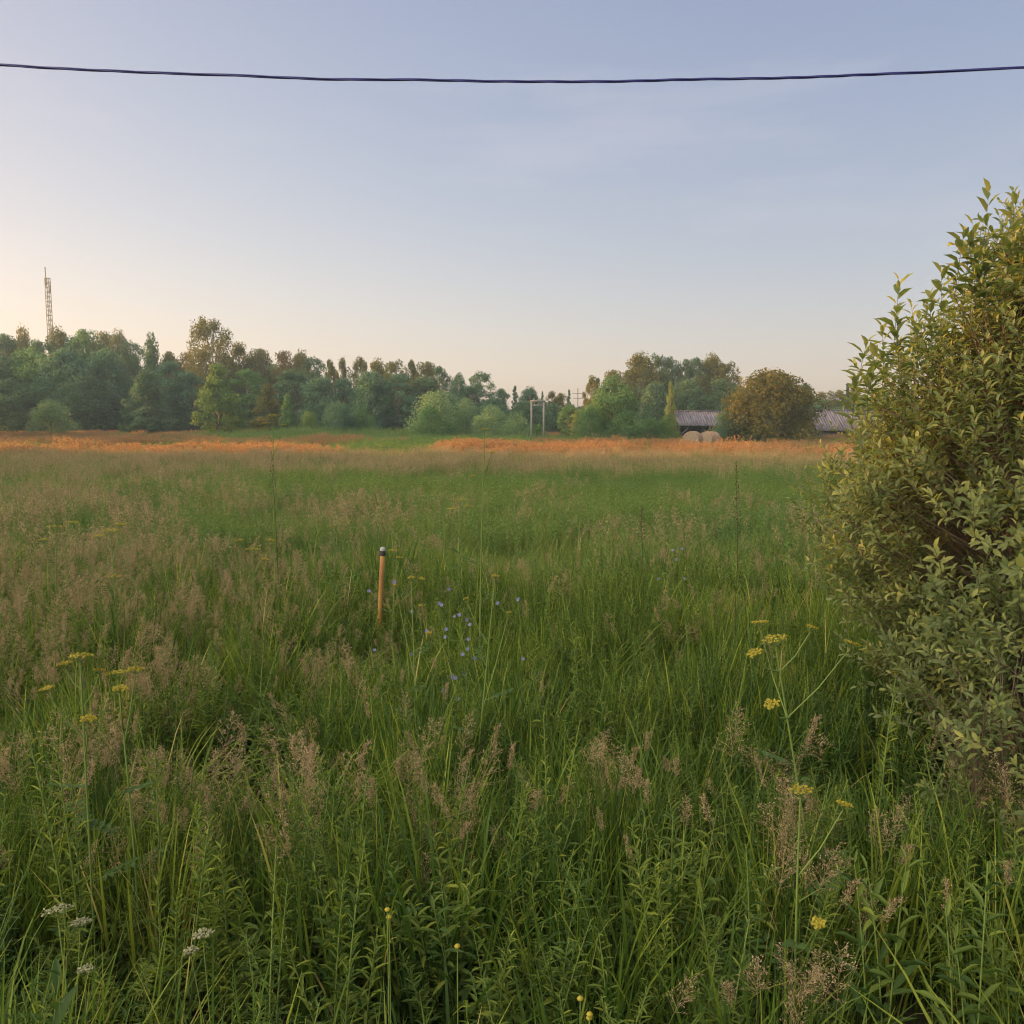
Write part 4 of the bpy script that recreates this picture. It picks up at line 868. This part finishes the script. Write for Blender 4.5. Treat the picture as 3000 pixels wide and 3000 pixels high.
def weed(name, label, px, py, Y, seed, L, W, n, H=None, c0=.5, ns=1, flower=None):
    p = at(px, py, Y); e = empty(name, (p[0], Y, 0), label=label, cat='weed'); g = G(); r = np.random.default_rng(seed); s_ = G(); 
    for i in range(ns):
        q = r.normal(0, .035, 2) if i else (0, 0); h = p[2] * (1 if i == 0 else r.uniform(.75, .97))
        k = G(); add_forb(k, seed * 7 + i, h, L, W, n, q, lean=.02, droop=-.1, c0=c0)
        s_.V.append(k.V[0]); s_.C.append(k.C[0]); s_.Q.append(k.Q[0] + s_.n); s_.mq.append(k.mq[0] * 0); s_.n += len(k.V[0])
        o = len(k.V[0]); g.V.append(k.V[1]); g.C.append(k.C[1]); g.Q.append(k.Q[1] - o + g.n); g.T.append(k.T[0] - o + g.n); g.mq.append(k.mq[1]); g.mt.append(k.mt[0]); g.n += len(k.V[1])
    s_.build('stem', M['umbstem'], e); g.build('leaves', M['forb'], e)
    return e
weed('tall_weed', 'tall dense feathery green weed at lower left', 650, 2360, 2.9, 71, .085, .16, 110, ns=4, c0=.62)
weed('tall_weed', 'second feathery weed close left of the dense one', 520, 2400, 2.8, 72, .085, .15, 90, ns=3, c0=.55)
weed('tall_weed', 'feathery upright weed at lower centre left', 985, 2430, 2.7, 73, .075, .15, 80, ns=2, c0=.5)
weed('tall_weed', 'pale fringed weed stalk left of bottom centre', 760, 2520, 2.5, 74, .06, .16, 70, ns=2, c0=.45)
weed('broad_leaved_weed', 'broad grey green leaves at the bottom right', 2620, 2470, 2.7, 75, .15, .2, 20, ns=3, c0=.35)
weed('broad_leaved_weed', 'broad leaf weed near the lower right corner', 2890, 2560, 2.5, 76, .14, .2, 18, ns=3, c0=.35)
weed('broad_leaved_weed', 'dark big leaved weed in the bottom left corner', 70, 2860, 2.2, 77, .17, .3, 16, ns=2, c0=.2)
weed('tall_weed', 'upright leafy weed before the gap under the willow shrub', 2585, 1960, 4.0, 78, .07, .2, 60, ns=2, c0=.6)
weed('tall_weed', 'narrow leafy weed left of the branched umbel plant', 1610, 2060, 3.7, 79, .05, .24, 60, ns=2, c0=.75)
weed('tall_weed', 'bushy leafy weed in the dark green middle right', 1720, 1760, 5.3, 80, .08, .22, 70, ns=5, c0=.4)
weed('tall_weed', 'tall weed stalk at the left edge low down', 180, 2080, 3.1, 81, .07, .18, 70, ns=3, c0=.65)
weed('tall_weed', 'green weed clump right of the left umbel pair', 480, 2060, 3.6, 82, .07, .2, 60, ns=3, c0=.55)

def button(label, px, py, Y, seed, n=3):
    p = at(px, py, Y); r = np.random.default_rng(seed); e = empty('yellow_flower', (p[0], Y, 0), label=label, cat='wildflower'); g = G()
    for i in range(n):
        q = np.array((r.normal(0, .02) if i else 0, r.normal(0, .02) if i else 0, p[2] - (.03 * i))); tubes(g, np.stack([(0, 0, 0), q * (1, 1, .5), q]), .0016, 3, c=.4)
        f = G(); a = np.linspace(0, 6.28, 9)[:-1]; pts_ = np.array((0, .0065, .0085, .006, 0)); zz = np.array((-.006, -.004, 0, .004, .006))
        V = np.stack([np.outer(pts_, np.cos(a)), np.outer(pts_, np.sin(a)), np.repeat(zz[:, None], 8, 1)], -1); ii = np.arange(40).reshape(5, 8)
        f.add(V.reshape(-1, 3) + q, Q=np.stack([ii[:-1], np.roll(ii[:-1], -1, 1), np.roll(ii[1:], -1, 1), ii[1:]], -1).reshape(-1, 4), c=.6); f.build('flower', M['umbelY'], e)
    g.build('stem', M['umbstem'], e)
button('yellow button flower at the bottom left of centre', 1135, 2665, 2.3, 91, 2)
button('yellow button flower in the dark hollow at bottom centre', 1340, 2772, 2.2, 92, 1)
button('yellow button flowers at the very bottom centre right', 1700, 2925, 2.05, 93, 4)

# ------------------------------------------------------------------ marker post
Yp = 8.2; tp = at(1122, 1602, Yp); bt = at(1106, 1960, Yp); dp = unit(tp - bt)
bt = tp - dp * (tp[2] + .05) / dp[2]
e = empty('marker_post', (bt[0], Yp, 0), label='orange pipe marker post with grey cap standing in the grass', cat='post')
off = np.array((bt[0], Yp, 0))
def pipe(nm, f0, f1, rad, m, dome=False):
    g = G(); L = np.linalg.norm(tp - bt); a = bt + dp * (L * f0) - off; b = bt + dp * (L * f1) - off
    t = np.linspace(0, 1, 6)[:, None]; rr = np.full(6, rad)
    if dome: t = np.array((0, .35, .6, .8, .93, 1))[:, None]; rr = rad * np.array((1, 1, .92, .72, .42, .02))
    tubes(g, a + (b - a) * t, rr, 16, cap=True); o = g.build(nm, M[m], e)
    for p_ in o.data.polygons: p_.use_smooth = True
pipe('post', 0, .955, .023, 'yellowpipe'); pipe('collar', .935, .978, .026, 'darkband'); pipe('cap', .972, 1.0, .028, 'cap', True)

# ------------------------------------------------------------------ cable
Yc = 8.0; p0 = at(0, 190, Yc); p1 = at(1560, 238, Yc); p2 = at(3000, 199, Yc)
co_ = np.polyfit([p0[0], p1[0], p2[0]], [p0[2], p1[2], p2[2]], 2)
e = empty('overhead_cable', (0, Yc, float(np.polyval(co_, 0))), label='twisted dark overhead cable sagging across the sky', cat='cable')
xs = np.linspace(-11, 11, 1300)
rr_ = np.random.default_rng(3); tws = xs * 5.2 + 5 * (vnoise(xs + 50, xs * 0 + 3, 1.3) - .5)
for kx in range(3):
    g = G(); ph = tws + kx * math.pi * 2 / 3; zz = np.polyval(co_, xs) - np.polyval(co_, 0) + .012 * (vnoise(xs + 80, xs * 0, .8) - .5)
    tubes(g, np.stack([xs, .0062 * np.cos(ph), zz + .0062 * np.sin(ph)], -1), .0064, 6); g.build('strand', M['black'], e)

# ------------------------------------------------------------------ radio mast
Ym = 250; tm = at(137, 782, Ym); e = empty('radio_mast', (tm[0], Ym, 0), label='thin lattice radio mast above the left wood', cat='mast')
g = G(); zt = at(137, 815, Ym)[2]; hw = .5
zs_ = np.linspace(0, zt, 34)
for sx_ in (-1, 1):
    for sy_ in (-1, 1): g.bar((sx_ * hw, sy_ * hw, 0), (sx_ * hw, sy_ * hw, zt), .15)
for i in range(len(zs_) - 1):
    for s in (-1, 1):
        g.bar((-hw, s * hw, zs_[i + 1]), (hw, s * hw, zs_[i + 1]), .12); g.bar((s * hw, -hw, zs_[i + 1]), (s * hw, hw, zs_[i + 1]), .12)
        g.bar((-hw * (1 if i % 2 else -1), s * hw * .98, zs_[i]), (hw * (1 if i % 2 else -1), s * hw * .98, zs_[i + 1]), .09)
g.build('lattice', M['galv'], e)
g = G(); g.bar((-hw, 0, zt - 2), (-hw, 0, tm[2]), .22); g.build('whip_antenna', M['galv'], e)
for (zf, dx) in ((.93, .75), (.66, .85), (.60, -.6), (.55, .8)):
    g = G(); g.box((dx, -.5, zt * zf), (.3, .25, 2.0)); g.box((dx * .75, -.35, zt * zf), (.4, .1, .12)); g.build('panel_antenna', M['concrete'], e)

# ------------------------------------------------------------------ concrete gantry and power pole
Yg = 96; a_ = at(1557, 1177, Yg); b_ = at(1593, 1177, Yg); e = empty('concrete_gantry', ((a_[0] + b_[0]) / 2, Yg, 0), label='pale concrete double post gantry before the low middle trees', cat='pole')
dx = (b_[0] - a_[0]) / 2; zt = a_[2]
for s in (-1, 1):
    g = G(); g.box((s * dx, 0, zt / 2), (.20, .20, zt)); g.build('post', M['concrete'], e)
g = G(); g.box((0, 0, zt + .07), (dx * 2 + .3, .24, .16)); g.box((0, 0, zt - .38), (dx * 2 - .21, .18, .16))
for s in (-.5, .1, .6): g.box((s * dx, 0, zt - .145), (.12, .1, .29))
g.build('crossbeam', M['concrete'], e)
for s in (-.6, .9):
    g = G(); g.add(*((lambda P: (P[0], P[1]))(((np.array([(x * .04 + s * dx, y * .04, zt + .13 + z) for z in (0, .3) for x, y in ((-1, -1), (1, -1), (1, 1), (-1, 1))]), [(0, 1, 5, 4), (1, 2, 6, 5), (2, 3, 7, 6), (3, 0, 4, 7), (4, 5, 6, 7)]))))); g.build('insulator', M['concrete'], e)
Yq = 150; a_ = at(1693, 1137, Yq); e = empty('power_pole', (a_[0], Yq, 0), label='thin grey power pole with cross arms left of the big green tree', cat='pole')
g = G(); g.bar((0, 0, 0), (0, 0, a_[2]), .13); g.build('pole', M['oldwood'], e)
for dz, wd in ((.9, 1.9), (1.7, 1.5)):
    g = G(); g.bar((-wd / 2, -.11, a_[2] - dz), (wd / 2, -.11, a_[2] - dz), .08); g.build('crossarm', M['oldwood'], e)
a_ = at(2484, 1128, 120); e = empty('utility_pole', (a_[0], 120, 0), label='dark pole top showing above the right barn trees', cat='pole')
g = G(); g.bar((0, 0, 0), (0, 0, a_[2]), .3); g.build('pole', M['darkwood'], e)
g = G(); g.box((0, 0, a_[2] + .08), (.42, .42, .16)); g.build('pole_cap', M['darkwood'], e)

# ------------------------------------------------------------------ barns
def barn(label, x0, x1, Y, zeave, zridge, depth, open_front, seed):
    r = np.random.default_rng(seed); L = x1 - x0; cx = (x0 + x1) / 2
    e = empty('barn', (cx, Y, 0), label=label, cat='barn')
    # plank walls
    def planks(nm, a, b, h, m='darkwood'):
        g = G(); a = np.array(a, float); b = np.array(b, float); D = np.linalg.norm(b - a); n = int(D / .22); d = (b - a) / D
        an = math.atan2(d[1], d[0])
        for i in range(n):
            c = a + d * (i + .5) * D / n; hh = h * r.uniform(.97, 1.0); g.box((c[0], c[1], hh / 2), (.205, .04 + r.uniform(0, .02), hh), rz=an)
        return g.build(nm, M[m], e)
    planks('back_wall', (-L / 2 + .3, depth / 2 - .1, 0), (L / 2 - .3, depth / 2 - .1, 0), zeave - .05)
    planks('side_wall', (-L / 2 + .3, -depth / 2 + .6, 0), (-L / 2 + .3, depth / 2 - .2, 0), zeave - .05)
    planks('side_wall', (L / 2 - .3, -depth / 2 + .6, 0), (L / 2 - .3, depth / 2 - .2, 0), zeave - .05)
    if not open_front: planks('front_wall', (-L / 2 + .3, -depth / 2 + .5, 0), (L / 2 - .3, -depth / 2 + .5, 0), zeave - .08, 'oldwood')
    n = max(3, int(L / 3.2))
    for i in range(n + 1):
        xx = -L / 2 + .25 + (L - .5) * i / n; g = G(); g.box((xx, -depth / 2 + .3, (zeave - .02) / 2), (.18, .18, zeave - .02)); g.build('post', M['darkwood'], e)
        if open_front and i < n:
            g = G(); g.bar((xx + .05, -depth / 2 + .3, zeave - .9), (xx + .9, -depth / 2 + .3, zeave - .12), .12); g.build('brace', M['oldwood'], e)
    g = G(); g.box((0, -depth / 2 + .3, zeave + .06), (L - .1, .2, .14)); g.build('eave_beam', M['darkwood'], e)
    # roof boards, front and back slope
    for s in (-1, 1):
        g = G(); n = int(L / .28); sl = Vector((0, depth / 2, zridge - zeave)); ang = math.atan2(zridge - zeave, depth / 2)
        for i in range(n):
            xx = -L / 2 + (i + .5) * L / n; ex = r.uniform(-.06, .16)
            A = Vector((xx, s * (depth / 2 + ex), zeave + .2 - ex * math.tan(ang) + r.normal(0, .012))); B = Vector((xx + r.normal(0, .01), s * .02, zridge + .2 + r.normal(0, .015)))
            d = (B - A); q = Matrix((Vector((1, 0, 0)), d.normalized(), Vector((1, 0, 0)).cross(d.normalized()))).transposed()
            g.box((A + B) / 2, (L / n * .97, d.length, .035 + .02 * (i % 2)), M=q)
        g.build('roof', M['roofwood'], e)
    g = G(); g.box((0, 0, zridge + .25), (L, .3, .07)); g.build('ridge_board', M['roofwood'], e)
    for s in (-1, 1):
        g = G(); xx = s * (L / 2 - .32); v = [(xx, -depth / 2 + .3, zeave), (xx, depth / 2 - .3, zeave), (xx, 0, zridge + .1)]; v += [(q[0] + .05, q[1], q[2]) for q in v]
        g.add(v, Q=[(0, 3, 4, 1), (1, 4, 5, 2), (2, 5, 3, 0)], T=[(0, 1, 2), (3, 5, 4)]); g.build('gable', M['darkwood'], e)
    return e
Yb = 102
xl, xr = at(1988, 1200, Yb)[0], at(2200, 1200, Yb)[0]
barn('long low barn with grey board roof, left of the big round tree', xl, xr, Yb + 3, at(0, 1246, Yb)[2] - .2, at(0, 1203, Yb + 3)[2] - .25, 6.4, True, 1)
xl, xr = at(2382, 1200, Yb)[0], at(2640, 1200, Yb)[0]
barn('low barn with pale ribbed roof, right of the big round tree', xl, xr, Yb + 2, at(0, 1260, Yb - 2)[2] - .2, at(0, 1200, Yb + 2)[2] - .25, 7.0, False, 2)

# ------------------------------------------------------------------ hay bales
def bale(label, px, Y, rad, wd, rz):
    p = at(px, 1270, Y); e = empty('hay_bale', (p[0], Y, 0), rz, label=label, cat='hay bale'); r = np.random.default_rng(int(px)); n = 40
    a = np.linspace(0, 2 * np.pi, n + 1)[:-1]; g = G(); st = np.linspace(-wd / 2, wd / 2, 9)
    V = []
    for s in st:
        q = rad * (1 + r.normal(0, .008, n)) * (1 - .05 * abs(s / wd * 2) ** 6); V.append(np.stack([np.full(n, s), np.cos(a) * q, np.maximum(np.sin(a) * q, -.93 * rad) + rad * .93], -1))
    V = np.array(V); ii = np.arange(9 * n).reshape(9, n); g.add(V.reshape(-1, 3), Q=np.stack([ii[:-1], np.roll(ii[:-1], -1, 1), np.roll(ii[1:], -1, 1), ii[1:]], -1).reshape(-1, 4)); g.build('bale_roll', M['hay'], e)
    for s in (-1, 1):
        g = G(); rings = []
        for k, f in enumerate((.955, .8, .62, .44, .26, .1, .01)):
            q = rad * f; rings.append(np.stack([np.full(n, s * (wd / 2 + .01 + .025 * (k % 2))), np.cos(a) * q, np.maximum(np.sin(a) * q, -.93 * rad) + rad * .93], -1))
        ii = np.arange(7 * n).reshape(7, n); g.add(np.array(rings).reshape(-1, 3), Q=np.stack([ii[:-1], np.roll(ii[:-1], -1, 1), np.roll(ii[1:], -1, 1), ii[1:]], -1).reshape(-1, 4)); g.build('end_face', M['hayface'], e)
bale('reddish round hay bale in front of the left barn', 2030, 80, .80, 1.3, R(60))
bale('greyer hay bale behind the reddish one, before the barn', 2080, 82.5, .78, 1.3, R(40))

# ------------------------------------------------------------------ evening haze
g = G(); g.box((0, 300, 23.5), (1500, 1300, 50.0))
def hz(t, out):
    v = t.nodes.new('ShaderNodeVolumePrincipled'); v.inputs['Color'].default_value = (.62, .82, 1.0, 1); v.inputs['Density'].default_value = .00075; v.inputs['Anisotropy'].default_value = .2
    t.links.new(v.outputs[0], out.inputs['Volume'])
g.build('haze', mat('haze_air', hz), kind='stuff', label='thin blue evening haze over the meadow')
